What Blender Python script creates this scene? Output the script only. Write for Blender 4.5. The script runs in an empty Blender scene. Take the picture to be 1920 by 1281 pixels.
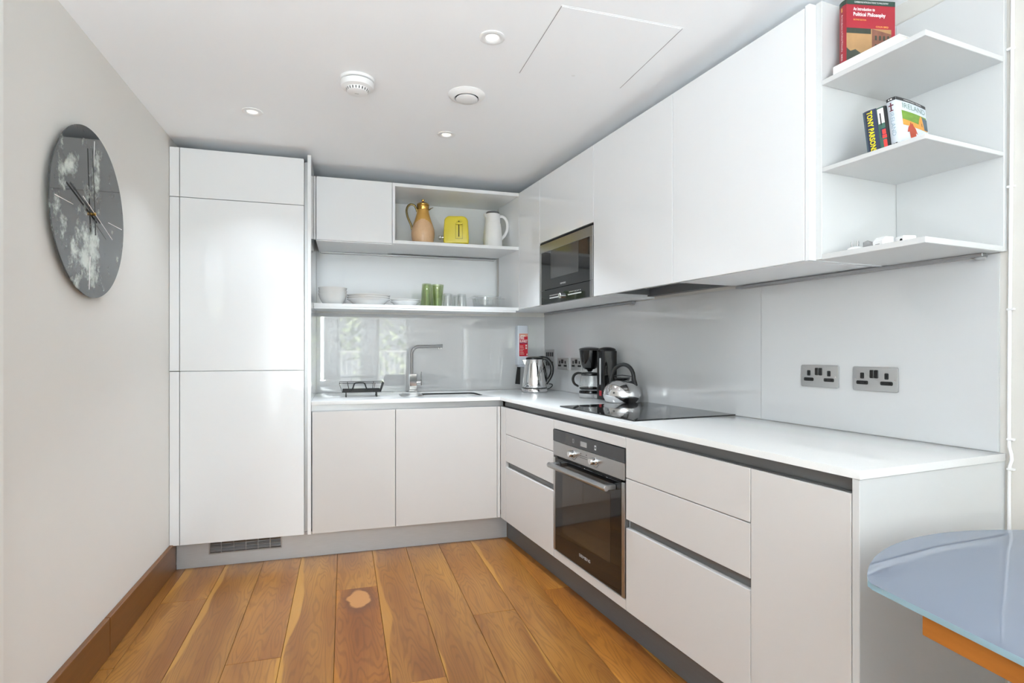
import bpy, bmesh, math, random
from mathutils import Vector, Matrix
random.seed(7)
PI = math.pi
SC = bpy.context.scene
COL = SC.collection
SK = 0.1079                       # the right-hand run is not square to the back wall
CS, SN = math.cos(SK), math.sin(SK)

# ------------------------------------------------------------------ camera
CAM_H = 1.1438
cd = bpy.data.cameras.new('camera')
cam = bpy.data.objects.new('camera', cd); COL.objects.link(cam)
cam.location = (0, 0, CAM_H)
cam.rotation_euler = (PI/2, 0, -0.2882)
cd.sensor_width = 36; cd.lens = 1046.07/1920*36
cd.shift_x = 4.98/1920; cd.shift_y = 17.15/1920
cd.clip_start = 0.05
SC.camera = cam
# ------------------------------------------------------------------ world, exposure, daylight
w = bpy.data.worlds.new('sky'); SC.world = w; w.use_nodes = True
w.node_tree.nodes['Background'].inputs[0].default_value = (0.93, 0.97, 1.0, 1)
w.node_tree.nodes['Background'].inputs[1].default_value = 4.6
SC.view_settings.view_transform = 'Standard'
SC.view_settings.look = 'None'
SC.view_settings.exposure = 0.10
SC.view_settings.gamma = 1.0
SC.view_settings.use_curve_mapping = False
SC.cycles.use_denoising = True
SC.cycles.max_bounces = 14
SC.cycles.diffuse_bounces = 8
SC.cycles.glossy_bounces = 6
SC.cycles.transmission_bounces = 10
SC.cycles.transparent_max_bounces = 24
SC.cycles.caustics_reflective = False
SC.cycles.caustics_refractive = False
SC.cycles.sample_clamp_indirect = 8.0
REAR = -3.2
WIN = [(-0.80, -0.31), (-0.12, 0.35), (0.597, 1.22)]   # glazed openings in the rear wall
WZ0, WZ1 = 0.45, 2.14
for i, (a, b) in enumerate(WIN):
    ld = bpy.data.lights.new('daylight', 'AREA'); ld.shape = 'RECTANGLE'
    ld.size = b-a; ld.size_y = WZ1-WZ0
    if i == 0: ld.energy = 34*(b-a)/0.55; ld.color = (0.90, 0.955, 1.0)
    else: ld.cycles.is_portal = True                        # sky and garden light come in by themselves
    lo = bpy.data.objects.new('daylight', ld); COL.objects.link(lo)
    lo.location = ((a+b)/2, REAR-(0.30 if i == 0 else 0.17), (WZ0+WZ1)/2); lo.rotation_euler = (PI/2, 0, 0)   # shines along +Y, in through the panes
sd = bpy.data.lights.new('sun', 'SUN'); sd.energy = 95; sd.angle = 0.02; sd.color = (1.0, 0.97, 0.92)
so = bpy.data.objects.new('sun', sd); COL.objects.link(so)
so.rotation_euler = (math.radians(-48), 0, math.radians(8))   # over the roof from behind the kitchen, onto the garden
SWY0, SWY1 = -2.75, -1.55        # side window added out of view to light the left wall, skewed-frame y
ld = bpy.data.lights.new('daylight', 'AREA'); ld.shape = 'RECTANGLE'; ld.size = SWY1-SWY0; ld.size_y = WZ1-WZ0
ld.energy = 92; ld.color = (0.90, 0.955, 1.0)  # fill light outside the added side window
lo = bpy.data.objects.new('daylight', ld); COL.objects.link(lo)
_x, _y = 1.8263+.45, (SWY0+SWY1)/2
lo.location = (_x*CS-_y*SN, _x*SN+_y*CS, (WZ0+WZ1)/2); lo.rotation_euler = (PI/2, 0, PI/2+SK)   # shines along -X

# two fill lights added unseen behind the camera to brighten the ceiling
FILL_UPL = [(-0.50, -1.3, 0.25, 95, 2.6), (-0.50, -2.3, 0.63, 80, 3.1)]
for x, y, z, e, sp in FILL_UPL:
    ld = bpy.data.lights.new('fill_uplight', 'AREA'); ld.shape = 'DISK'; ld.size = 0.42
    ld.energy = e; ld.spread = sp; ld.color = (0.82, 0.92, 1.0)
    lo = bpy.data.objects.new('fill_uplight', ld); COL.objects.link(lo)
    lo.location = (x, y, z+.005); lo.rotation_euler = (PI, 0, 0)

# ------------------------------------------------------------------ materials
def lin(c):
    return tuple(((v/255)/12.92 if v/255 <= 0.04045 else ((v/255+0.055)/1.055)**2.4) for v in c)
MATS = {}
def mat(name, rgb, rough=0.5, metal=0.0, spec=0.5, coat=0.0, trans=0.0, ior=1.5, emit=None, noise=None, bump=None, aniso=None):
    m = bpy.data.materials.new(name); m.use_nodes = True
    nt = m.node_tree; p = nt.nodes['Principled BSDF']
    c = lin(rgb)
    p.inputs['Base Color'].default_value = (*c, 1)
    p.inputs['Roughness'].default_value = rough
    p.inputs['Metallic'].default_value = metal
    p.inputs['Specular IOR Level'].default_value = spec
    p.inputs['Coat Weight'].default_value = coat
    p.inputs['Coat Roughness'].default_value = 0.03
    p.inputs['Transmission Weight'].default_value = trans
    p.inputs['IOR'].default_value = ior
    if emit:
        p.inputs['Emission Color'].default_value = (*lin(emit[0]), 1); p.inputs['Emission Strength'].default_value = emit[1]
    if noise or bump:
        tc = nt.nodes.new('ShaderNodeTexCoord')
        mp = nt.nodes.new('ShaderNodeMapping'); nt.links.new(tc.outputs['Object'], mp.inputs['Vector'])
        if noise:
            sc, amt, stretch = noise
            mp.inputs['Scale'].default_value = stretch
            n = nt.nodes.new('ShaderNodeTexNoise'); n.inputs['Scale'].default_value = sc; n.inputs['Detail'].default_value = 4
            nt.links.new(mp.outputs['Vector'], n.inputs['Vector'])
            mx = nt.nodes.new('ShaderNodeMix'); mx.data_type = 'RGBA'
            mx.inputs[6].default_value = (*[max(0, v*(1-amt)) for v in c], 1)
            mx.inputs[7].default_value = (*[min(1, v*(1+amt)) for v in c], 1)
            nt.links.new(n.outputs['Fac'], mx.inputs[0]); nt.links.new(mx.outputs[2], p.inputs['Base Color'])
        if bump:
            sc, st = bump
            n2 = nt.nodes.new('ShaderNodeTexNoise'); n2.inputs['Scale'].default_value = sc; n2.inputs['Detail'].default_value = 3
            nt.links.new(tc.outputs['Object'], n2.inputs['Vector'])
            b = nt.nodes.new('ShaderNodeBump'); b.inputs['Strength'].default_value = st; b.inputs['Distance'].default_value = 0.002
            nt.links.new(n2.outputs['Fac'], b.inputs['Height']); nt.links.new(b.outputs['Normal'], p.inputs['Normal'])
    MATS[name] = m
    return m
def thin_glass(name, tint, rough=0.0, fac=0.08):
    m = bpy.data.materials.new(name); m.use_nodes = True
    nt = m.node_tree; nt.nodes.remove(nt.nodes['Principled BSDF'])
    out = nt.nodes['Material Output']
    tr = nt.nodes.new('ShaderNodeBsdfTransparent'); tr.inputs[0].default_value = (*tint, 1)
    gl = nt.nodes.new('ShaderNodeBsdfGlossy'); gl.inputs['Roughness'].default_value = rough; gl.inputs[0].default_value = (1, 1, 1, 1)
    lw = nt.nodes.new('ShaderNodeLayerWeight'); lw.inputs['Blend'].default_value = 0.25
    mr = nt.nodes.new('ShaderNodeMapRange'); mr.inputs['To Min'].default_value = fac; mr.inputs['To Max'].default_value = 0.85
    mx = nt.nodes.new('ShaderNodeMixShader')
    nt.links.new(lw.outputs['Facing'], mr.inputs['Value']); nt.links.new(mr.outputs[0], mx.inputs[0])
    nt.links.new(tr.outputs[0], mx.inputs[1]); nt.links.new(gl.outputs[0], mx.inputs[2]); nt.links.new(mx.outputs[0], out.inputs[0])
    MATS[name] = m
    return m
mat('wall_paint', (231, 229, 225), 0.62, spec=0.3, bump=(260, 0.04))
mat('wall_paint_dimmed', (208, 205, 199), 0.62, spec=0.3, bump=(260, 0.04))  # same wall paint, darkened to offset the strong light on the right wall
mat('ceiling_paint', (246, 248, 250), 0.8, spec=0.2, bump=(300, 0.03))
mat('trim_paint', (236, 235, 231), 0.4)
mat('gloss_white', (231, 233, 235), 0.07, spec=0.5, coat=0.3)
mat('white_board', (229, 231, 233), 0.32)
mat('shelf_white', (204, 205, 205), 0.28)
mat('matt_beige', (206, 203, 201), 0.42, spec=0.4)
mat('beige_edge', (206, 204, 203), 0.5)
mat('aluminium', (168, 169, 171), 0.38, metal=0.85, noise=(60, 0.06, (1, 1, 40)))
mat('profile_grey', (116, 117, 118), 0.42, metal=0.7)
mat('plinth_metal', (190, 193, 197), 0.42, metal=0.45, noise=(14, 0.08, (1, 1, 14)))
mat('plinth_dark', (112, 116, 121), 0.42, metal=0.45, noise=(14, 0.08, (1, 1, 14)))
mat('quartz', (221, 221, 220), 0.12, noise=(420, 0.05, (1, 1, 1)))
mat('back_painted_glass', (200, 201, 202), 0.02, spec=0.8)
mat('hob_glass', (14, 14, 15), 0.04, spec=0.6)
mat('black_glass', (20, 20, 21), 0.05, spec=0.6)
mat('oven_window', (52, 44, 36), 0.05, spec=0.6)
mat('micro_window', (70, 70, 70), 0.06, spec=0.6)
mat('panel_black', (52, 53, 55), 0.25)
mat('steel', (178, 178, 178), 0.3, metal=1.0, noise=(40, 0.08, (1, 30, 1)))
mat('socket_steel', (176, 176, 176), 0.38, metal=0.6)
mat('chrome', (226, 226, 226), 0.06, metal=1.0)
mat('dark_chrome', (190, 190, 190), 0.14, metal=1.0)
mat('black_plastic', (18, 18, 18), 0.28)
mat('black_gloss', (10, 10, 10), 0.1)
mat('black_matt', (24, 24, 24), 0.55)
mat('dark_gap', (12, 12, 12), 0.8)
mat('grey_mark', (196, 196, 196), 0.4)
mat('white_plastic', (238, 238, 238), 0.35)
mat('grey_plastic', (150, 150, 150), 0.45)
mat('red_switch', (150, 22, 34), 0.35)
mat('skirting_wood', (112, 70, 32), 0.3, noise=(6, 0.35, (14, 0.8, 14)))
mat('table_wood', (156, 94, 34), 0.4, noise=(5, 0.3, (14, 1, 14)))
mat('table_glass', (114, 122, 137), 0.03, spec=0.6)
mat('table_glass_edge', (138, 166, 178), 0.08)
mat('white_china', (236, 236, 235), 0.12)
mat('toaster_yellow', (212, 194, 50), 0.3)
mat('toaster_dark', (74, 66, 18), 0.5)
mat('gold_lacquer', (214, 166, 88), 0.32, metal=0.35)
mat('gold_metal', (206, 160, 84), 0.22, metal=1.0)
mat('wood_veneer', (216, 178, 140), 0.32, noise=(7, 0.12, (30, 30, 1.2)))
mat('olive_metal', (120, 104, 66), 0.3, metal=0.8)
mat('lid_grey', (92, 92, 92), 0.45)
mat('blanket_white', (222, 228, 238), 0.35)
mat('label_red', (196, 18, 44), 0.4)
mat('label_pink', (214, 146, 130), 0.4)
mat('label_navy', (44, 50, 110), 0.4)
mat('label_white', (240, 236, 226), 0.4)
mat('paper', (226, 222, 212), 0.7)
mat('book_red', (152, 30, 45), 0.35)
mat('book_green', (38, 62, 52), 0.4)
mat('book_navy', (44, 52, 78), 0.4)
mat('book_teal', (64, 104, 92), 0.4)
mat('book_black', (36, 36, 38), 0.4)
mat('book_pale', (206, 214, 222), 0.35)
mat('ink_white', (244, 240, 240), 0.45)
mat('ink_yellow', (240, 222, 20), 0.45)
mat('ink_orange', (232, 176, 84), 0.45)
mat('ink_red', (226, 62, 56), 0.45)
mat('ink_green_grey', (112, 138, 130), 0.45)
mat('ink_blue_grey', (142, 168, 182), 0.45)
mat('pic_sand', (160, 124, 84), 0.5, noise=(30, 0.25, (1, 1, 1)))
mat('pic_brown', (120, 78, 62), 0.5, noise=(60, 0.4, (1, 1, 1)))
mat('pic_dark', (52, 58, 48), 0.5, noise=(60, 0.3, (1, 1, 1)))
mat('pic_green', (104, 140, 48), 0.5, noise=(40, 0.4, (1, 1, 6)))
mat('pic_orange', (206, 142, 56), 0.5, noise=(40, 0.2, (1, 1, 1)))
mat('pic_slate', (74, 92, 104), 0.5, noise=(40, 0.3, (1, 1, 1)))
mat('pic_rust', (164, 62, 40), 0.5, noise=(50, 0.2, (1, 1, 1)))
mat('pic_maroon', (96, 40, 54), 0.5)
mat('lamp_lens', (250, 250, 250), 0.3, emit=((255, 252, 245), 0.45))
mat('led_strip', (205, 205, 205), 0.4)
mat('bounce_pale', (236, 238, 240), 0.9, bump=(500, 0.3))
mat('shade_block_cloth', (62, 63, 66), 0.9, bump=(700, 0.3))
mat('leaf', (176, 186, 160), 0.5)
mat('lawn', (120, 140, 92), 0.8, noise=(20, 0.3, (1, 1, 1)))
mat('balcony_slab', (190, 188, 184), 0.8)
mat('rail_metal', (210, 210, 210), 0.4, metal=0.4)
thin_glass('pane_glass', (0.97, 0.98, 0.98), 0.0, 0.03)
thin_glass('clear_glass', (0.93, 0.94, 0.94), 0.02, 0.06)
thin_glass('green_glass', (0.74, 0.80, 0.61), 0.03, 0.06)
M = MATS

def wood_floor(name='floor_oak', knot=False):
    m = bpy.data.materials.new(name); m.use_nodes = True; nt = m.node_tree; N = nt.nodes; L = nt.links
    p = N['Principled BSDF']; p.inputs['Roughness'].default_value = 0.34; p.inputs['Specular IOR Level'].default_value = 0.4
    tc = N.new('ShaderNodeTexCoord'); oi = N.new('ShaderNodeObjectInfo')
    rnd = N.new('ShaderNodeMath'); rnd.operation = 'MULTIPLY'; rnd.inputs[1].default_value = 71.0; L.new(oi.outputs['Random'], rnd.inputs[0])
    comb = N.new('ShaderNodeCombineXYZ'); L.new(rnd.outputs[0], comb.inputs['X']); L.new(rnd.outputs[0], comb.inputs['Y'])
    add = N.new('ShaderNodeVectorMath'); L.new(tc.outputs['Object'], add.inputs[0]); L.new(comb.outputs[0], add.inputs[1])
    # cathedral rings: long distorted bands
    mp = N.new('ShaderNodeMapping'); mp.inputs['Scale'].default_value = (5.0, 0.62, 1); L.new(add.outputs[0], mp.inputs['Vector'])
    big = N.new('ShaderNodeTexNoise'); big.inputs['Scale'].default_value = 1.5; big.inputs['Detail'].default_value = 2.5; L.new(mp.outputs[0], big.inputs['Vector'])
    mul = N.new('ShaderNodeMath'); mul.operation = 'MULTIPLY'; mul.inputs[1].default_value = 26.0; L.new(big.outputs['Fac'], mul.inputs[0])
    sn = N.new('ShaderNodeMath'); sn.operation = 'SINE'; mul2 = N.new('ShaderNodeMath'); mul2.operation = 'MULTIPLY'; mul2.inputs[1].default_value = 6.28
    L.new(mul.outputs[0], mul2.inputs[0]); L.new(mul2.outputs[0], sn.inputs[0])
    rr = N.new('ShaderNodeMapRange'); rr.inputs['From Min'].default_value = 0.1; rr.inputs['From Max'].default_value = 1.0; L.new(sn.outputs[0], rr.inputs['Value'])
    # fine pores
    mp2 = N.new('ShaderNodeMapping'); mp2.inputs['Scale'].default_value = (130, 3.2, 1); L.new(add.outputs[0], mp2.inputs['Vector'])
    fine = N.new('ShaderNodeTexNoise'); fine.inputs['Scale'].default_value = 1.6; fine.inputs['Detail'].default_value = 5; L.new(mp2.outputs[0], fine.inputs['Vector'])
    # broad tone drift along the board
    mp3 = N.new('ShaderNodeMapping'); mp3.inputs['Scale'].default_value = (6, 0.9, 1); L.new(add.outputs[0], mp3.inputs['Vector'])
    drift = N.new('ShaderNodeTexNoise'); drift.inputs['Scale'].default_value = 1.2; drift.inputs['Detail'].default_value = 3; L.new(mp3.outputs[0], drift.inputs['Vector'])
    def mix(fac, a, b, mode='MIX'):
        x = N.new('ShaderNodeMix'); x.data_type = 'RGBA'; x.blend_type = mode
        if isinstance(fac, float): x.inputs[0].default_value = fac
        else: L.new(fac, x.inputs[0])
        for s, v in ((6, a), (7, b)):
            if isinstance(v, tuple): x.inputs[s].default_value = (*v, 1)
            else: L.new(v, x.inputs[s])
        return x.outputs[2]
    ramp = N.new('ShaderNodeMapRange'); ramp.inputs['From Min'].default_value = 0.35; ramp.inputs['From Max'].default_value = 0.68
    L.new(drift.outputs['Fac'], ramp.inputs['Value'])
    c1 = mix(ramp.outputs[0], lin((130, 82, 33)), lin((163, 115, 53)))
    rf = N.new('ShaderNodeMath'); rf.operation = 'MULTIPLY'; rf.inputs[1].default_value = 0.42; L.new(rr.outputs[0], rf.inputs[0])
    c2 = mix(rf.outputs[0], c1, lin((102, 63, 27)))
    fr = N.new('ShaderNodeMapRange'); fr.inputs['From Min'].default_value = 0.5; fr.inputs['From Max'].default_value = 0.75; fr.inputs['To Max'].default_value = 0.35
    L.new(fine.outputs['Fac'], fr.inputs['Value'])
    c3 = mix(fr.outputs[0], c2, lin((94, 59, 26)))
    # pale sapwood along one wavering edge of some boards
    sep = N.new('ShaderNodeSeparateXYZ'); L.new(tc.outputs['Object'], sep.inputs[0])
    mp4 = N.new('ShaderNodeMapping'); mp4.inputs['Scale'].default_value = (0.5, 1.1, 1); L.new(add.outputs[0], mp4.inputs['Vector'])
    wav = N.new('ShaderNodeTexNoise'); wav.inputs['Scale'].default_value = 1.3; L.new(mp4.outputs[0], wav.inputs['Vector'])
    wv = N.new('ShaderNodeMath'); wv.operation = 'MULTIPLY_ADD'; wv.inputs[1].default_value = 0.16; wv.inputs[2].default_value = -0.02; L.new(wav.outputs['Fac'], wv.inputs[0])
    r2 = N.new('ShaderNodeMath'); r2.operation = 'MULTIPLY'; r2.inputs[1].default_value = 7.31; L.new(oi.outputs['Random'], r2.inputs[0])
    fr2 = N.new('ShaderNodeMath'); fr2.operation = 'FRACT'; L.new(r2.outputs[0], fr2.inputs[0])
    sg = N.new('ShaderNodeMath'); sg.operation = 'GREATER_THAN'; sg.inputs[1].default_value = 0.5; L.new(fr2.outputs[0], sg.inputs[0])
    sg2 = N.new('ShaderNodeMath'); sg2.operation = 'MULTIPLY_ADD'; sg2.inputs[1].default_value = 2; sg2.inputs[2].default_value = -1; L.new(sg.outputs[0], sg2.inputs[0])
    xx = N.new('ShaderNodeMath'); xx.operation = 'MULTIPLY'; L.new(sep.outputs['X'], xx.inputs[0]); L.new(sg2.outputs[0], xx.inputs[1])
    r3 = N.new('ShaderNodeMath'); r3.operation = 'MULTIPLY'; r3.inputs[1].default_value = 13.7; L.new(oi.outputs['Random'], r3.inputs[0])
    fr3 = N.new('ShaderNodeMath'); fr3.operation = 'FRACT'; L.new(r3.outputs[0], fr3.inputs[0])
    gate = N.new('ShaderNodeMath'); gate.operation = 'MULTIPLY_ADD'; gate.inputs[1].default_value = 0.085; L.new(fr3.outputs[0], gate.inputs[0]); L.new(wv.outputs[0], gate.inputs[2])
    gt = N.new('ShaderNodeMath'); gt.operation = 'SUBTRACT'; L.new(xx.outputs[0], gt.inputs[0]); L.new(gate.outputs[0], gt.inputs[1])
    sap = N.new('ShaderNodeMapRange'); sap.inputs['From Min'].default_value = 0.0; sap.inputs['From Max'].default_value = 0.006; sap.inputs['To Max'].default_value = 0.75
    L.new(gt.outputs[0], sap.inputs['Value'])
    c4 = mix(sap.outputs[0], c3, lin((176, 128, 56)))
    c5 = mix(1.0, c4, oi.outputs['Color'], 'MULTIPLY')
    # dark knots and streaks
    mp5 = N.new('ShaderNodeMapping'); mp5.inputs['Scale'].default_value = (11, 2.2, 1); L.new(add.outputs[0], mp5.inputs['Vector'])
    kn = N.new('ShaderNodeTexNoise'); kn.inputs['Scale'].default_value = 1.1; kn.inputs['Detail'].default_value = 3; L.new(mp5.outputs[0], kn.inputs['Vector'])
    kr = N.new('ShaderNodeMapRange'); kr.inputs['From Min'].default_value = 0.70; kr.inputs['From Max'].default_value = 0.80; kr.inputs['To Max'].default_value = 0.7
    L.new(kn.outputs['Fac'], kr.inputs['Value'])
    c6 = mix(kr.outputs[0], c5, lin((84, 56, 34)))
    if knot:        # the pale heart-shaped patch ringed with dark wood on one board
        wob = N.new('ShaderNodeTexNoise'); wob.inputs['Scale'].default_value = 22; L.new(tc.outputs['Object'], wob.inputs['Vector'])
        sc_ = N.new('ShaderNodeVectorMath'); sc_.operation = 'SCALE'; sc_.inputs['Scale'].default_value = 0.035; L.new(wob.outputs['Color'], sc_.inputs[0])
        ad_ = N.new('ShaderNodeVectorMath'); L.new(tc.outputs['Object'], ad_.inputs[0]); L.new(sc_.outputs[0], ad_.inputs[1])
        mk = N.new('ShaderNodeMapping'); mk.inputs['Scale'].default_value = (1/.054, 1/.105, 0); mk.inputs['Location'].default_value = (-.018/.054-.005/.054, -knot/.105-.018/.105, 0)
        L.new(ad_.outputs[0], mk.inputs['Vector'])
        ln = N.new('ShaderNodeVectorMath'); ln.operation = 'LENGTH'; L.new(mk.outputs[0], ln.inputs[0])
        ring = N.new('ShaderNodeMapRange'); ring.inputs['From Min'].default_value = 1.0; ring.inputs['From Max'].default_value = 1.75; ring.inputs['To Min'].default_value = 0.75; ring.inputs['To Max'].default_value = 0.0
        L.new(ln.outputs['Value'], ring.inputs['Value'])
        core = N.new('ShaderNodeMapRange'); core.inputs['From Min'].default_value = 0.85; core.inputs['From Max'].default_value = 1.0; core.inputs['To Min'].default_value = 0.9; core.inputs['To Max'].default_value = 0.0
        L.new(ln.outputs['Value'], core.inputs['Value'])
        c6 = mix(ring.outputs[0], c6, lin((92, 52, 30)))
        c6 = mix(core.outputs[0], c6, lin((172, 120, 70)))
    L.new(c6, p.inputs['Base Color'])
    b = N.new('ShaderNodeBump'); b.inputs['Strength'].default_value = 0.12; b.inputs['Distance'].default_value = 0.001
    L.new(fine.outputs['Fac'], b.inputs['Height']); L.new(b.outputs[0], p.inputs['Normal'])
    M[name] = m
wood_floor()
wood_floor('floor_oak_knot', knot=.83)

def moon_print():
    m = bpy.data.materials.new('moon_print'); m.use_nodes = True; nt = m.node_tree; N = nt.nodes; L = nt.links
    p = N['Principled BSDF']; p.inputs['Roughness'].default_value = 0.04; p.inputs['Specular IOR Level'].default_value = 0.6
    tc = N.new('ShaderNodeTexCoord')
    def noise(scale, detail, off):
        mp = N.new('ShaderNodeMapping'); mp.inputs['Location'].default_value = off; L.new(tc.outputs['Object'], mp.inputs['Vector'])
        n = N.new('ShaderNodeTexNoise'); n.inputs['Scale'].default_value = scale; n.inputs['Detail'].default_value = detail; n.inputs['Roughness'].default_value = 0.65
        L.new(mp.outputs[0], n.inputs['Vector']); return n.outputs['Fac']
    def blob(y, z, sy, sz, gain):
        mp = N.new('ShaderNodeMapping'); mp.inputs['Location'].default_value = (0, -y/sy, -z/sz); mp.inputs['Scale'].default_value = (0, 1/sy, 1/sz)
        L.new(tc.outputs['Object'], mp.inputs['Vector'])
        ln = N.new('ShaderNodeVectorMath'); ln.operation = 'LENGTH'; L.new(mp.outputs[0], ln.inputs[0])
        r = N.new('ShaderNodeMapRange'); r.inputs['From Min'].default_value = 0; r.inputs['From Max'].default_value = 1; r.inputs['To Min'].default_value = gain; r.inputs['To Max'].default_value = 0
        L.new(ln.outputs['Value'], r.inputs['Value']); return r.outputs[0]
    def addn(a, b):
        x = N.new('ShaderNodeMath'); x.operation = 'ADD'; L.new(a, x.inputs[0]); L.new(b, x.inputs[1]); return x.outputs[0]
    # bright rays round the large southern crater, the eastern highland and the central streak
    s = blob(-0.05, -0.16, 0.17, 0.15, 0.34)
    for bl in ((-0.15, 0.12, 0.10, 0.08, 0.24), (0.03, 0.02, 0.07, 0.20, 0.20), (-0.24, -0.05, 0.07, 0.20, 0.22), (0.05, 0.19, 0.06, 0.10, 0.22), (0.02, 0.12, 0.05, 0.05, 0.20), (-0.21, 0.10, 0.05, 0.08, 0.16)):
        s = addn(s, blob(*bl))
    s = addn(s, noise(16, 8, (3, 1, 2))); 
    h = N.new('ShaderNodeMath'); h.operation = 'MULTIPLY_ADD'; h.inputs[1].default_value = 0.25; L.new(noise(70, 6, (1, 5, 3)), h.inputs[0]); L.new(s, h.inputs[2])
    r = N.new('ShaderNodeMapRange'); r.inputs['From Min'].default_value = 0.73; r.inputs['From Max'].default_value = 0.95; L.new(h.outputs[0], r.inputs['Value'])
    mx = N.new('ShaderNodeMix'); mx.data_type = 'RGBA'; mx.inputs[6].default_value = (*lin((62, 64, 64)), 1); mx.inputs[7].default_value = (*lin((206, 214, 206)), 1)
    L.new(r.outputs[0], mx.inputs[0]); L.new(mx.outputs[2], p.inputs['Base Color'])
    M['moon_print'] = m
moon_print()

# ------------------------------------------------------------------ mesh helpers
def W(fr, p):
    x, y, z = p
    return Vector((x*CS-y*SN, x*SN+y*CS, z)) if fr == 'r' else Vector(p)
class MB:
    def __init__(s, o=(0, 0, 0)):
        s.bm = bmesh.new(); s.o = Vector(o); s.mi = 0
    def _fin(s, verts, faces=None):
        if faces is None:
            vs = set(verts); faces = [f for f in s.bm.faces if all(v in vs for v in f.verts)]
        for f in faces: f.material_index = s.mi
    def box(s, x0, x1, y0, y1, z0, z1, bev=0.0, seg=1):
        r = bmesh.ops.create_cube(s.bm, size=1.0)
        c = Vector(((x0+x1)/2, (y0+y1)/2, (z0+z1)/2))-s.o
        for v in r['verts']: v.co = Vector((v.co.x*(x1-x0), v.co.y*(y1-y0), v.co.z*(z1-z0)))+c
        s._fin(r['verts'])
        if bev > 0:
            es = list({e for v in r['verts'] for e in v.link_edges})
            b = bmesh.ops.bevel(s.bm, geom=es, offset=bev, segments=seg, affect='EDGES', profile=0.5)
            for f in b['faces']: f.material_index = s.mi
        return s
    def quad(s, pts):
        vs = [s.bm.verts.new(Vector(p)-s.o) for p in pts]
        f = s.bm.faces.new(vs); f.material_index = s.mi
        return s
    def lathe(s, prof, c=(0, 0, 0), seg=32, sx=1.0, sy=1.0, axis='z', mi_fn=None, closed=False):
        rings = []
        c = Vector(c)-s.o
        for r, z in prof:
            if r < 1e-6:
                p = {'z': (0, 0, z), 'x': (z, 0, 0), 'y': (0, z, 0)}[axis]
                rings.append([s.bm.verts.new(c+Vector(p))])
            else:
                ring = []
                for i in range(seg):
                    a = 2*PI*i/seg; u, v = r*math.cos(a)*sx, r*math.sin(a)*sy
                    p = {'z': (u, v, z), 'x': (z, u, v), 'y': (v, z, u)}[axis]
                    ring.append(s.bm.verts.new(c+Vector(p)))
                rings.append(ring)
        n = len(rings); pairs = [(k, k+1) for k in range(n-1)]
        if closed: pairs.append((n-1, 0))
        for k, k2 in pairs:
            a, b = rings[k], rings[k2]
            for i in range(seg):
                j = (i+1) % seg
                if len(a) == 1 and len(b) == 1: continue
                if len(a) == 1: vs = (a[0], b[j], b[i])
                elif len(b) == 1: vs = (a[i], a[j], b[0])
                else: vs = (a[i], a[j], b[j], b[i])
                f = s.bm.faces.new(vs)
                f.material_index = s.mi if mi_fn is None else mi_fn(2*PI*(i+0.5)/seg, (prof[k][1]+prof[k2][1])/2)
        return s
    def cyl(s, c, r, h, axis='z', seg=24, r2=None, bev=0.0):
        r2 = r if r2 is None else r2
        if bev: prof = [(0, 0), (r-bev, 0), (r, bev), (r2, h-bev), (r2-bev, h), (0, h)]
        else: prof = [(0, 0), (r, 0), (r2, h), (0, h)]
        return s.lathe(prof, c, seg, axis=axis)
    def tube(s, pts, r, seg=8, closed=False, rx=None, up=None, sm=0):
        pts = [Vector(p)-s.o for p in pts]; n = len(pts)
        rad = list(r) if isinstance(r, (list, tuple)) else [r]*n
        if sm:                       # Catmull-Rom through the given points
            P2, R2 = [], []
            for i in range(n-1):
                p0, p1, p2, p3 = pts[max(i-1, 0)], pts[i], pts[i+1], pts[min(i+2, n-1)]
                for k in range(sm):
                    u = k/sm
                    P2.append(.5*((2*p1)+(p2-p0)*u+(2*p0-5*p1+4*p2-p3)*u*u+(3*p1-p0-3*p2+p3)*u**3)); R2.append(rad[i]+(rad[i+1]-rad[i])*u)
            P2.append(pts[-1]); R2.append(rad[-1]); pts, rad = P2, R2; n = len(pts)
        rings = []; prev = None
        for i in range(n):
            if closed: t = (pts[(i+1) % n]-pts[i-1]).normalized()
            else: t = (pts[min(i+1, n-1)]-pts[max(i-1, 0)]).normalized()
            if prev is None:
                ref = Vector(up) if up else (Vector((0, 0, 1)) if abs(t.z) < 0.9 else Vector((1, 0, 0)))
                nrm = (ref-t*ref.dot(t)).normalized()
            else:
                nrm = (prev-t*prev.dot(t)).normalized()
            prev = nrm; bi = t.cross(nrm)
            ring = []
            for k in range(seg):
                a = 2*PI*(k+0.5)/seg
                ring.append(s.bm.verts.new(pts[i]+nrm*math.cos(a)*rad[i]+bi*math.sin(a)*(rx if rx else rad[i])))
            rings.append(ring)
        m = n if closed else n-1
        for i in range(m):
            a, b = rings[i], rings[(i+1) % n]
            for k in range(seg):
                f = s.bm.faces.new((a[k], a[(k+1) % seg], b[(k+1) % seg], b[k])); f.material_index = s.mi
        if not closed:
            f = s.bm.faces.new(list(reversed(rings[0]))); f.material_index = s.mi
            f = s.bm.faces.new(rings[-1]); f.material_index = s.mi
        return s
    def prism(s, poly, a, b, axis='z', bev=0.0, seg=1, side_mi=None):
        def P(u, v, t):
            return Vector({'z': (u, v, t), 'y': (u, t, v), 'x': (t, u, v)}[axis])-s.o
        A = [s.bm.verts.new(P(u, v, a)) for u, v in poly]; B = [s.bm.verts.new(P(u, v, b)) for u, v in poly]
        fs = [s.bm.faces.new(list(reversed(A))), s.bm.faces.new(B)]
        for f in fs: f.material_index = s.mi
        n = len(poly); caps = list(fs)
        for i in range(n):
            j = (i+1) % n
            f = s.bm.faces.new((A[i], A[j], B[j], B[i])); f.material_index = s.mi if side_mi is None else side_mi; fs.append(f)
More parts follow.
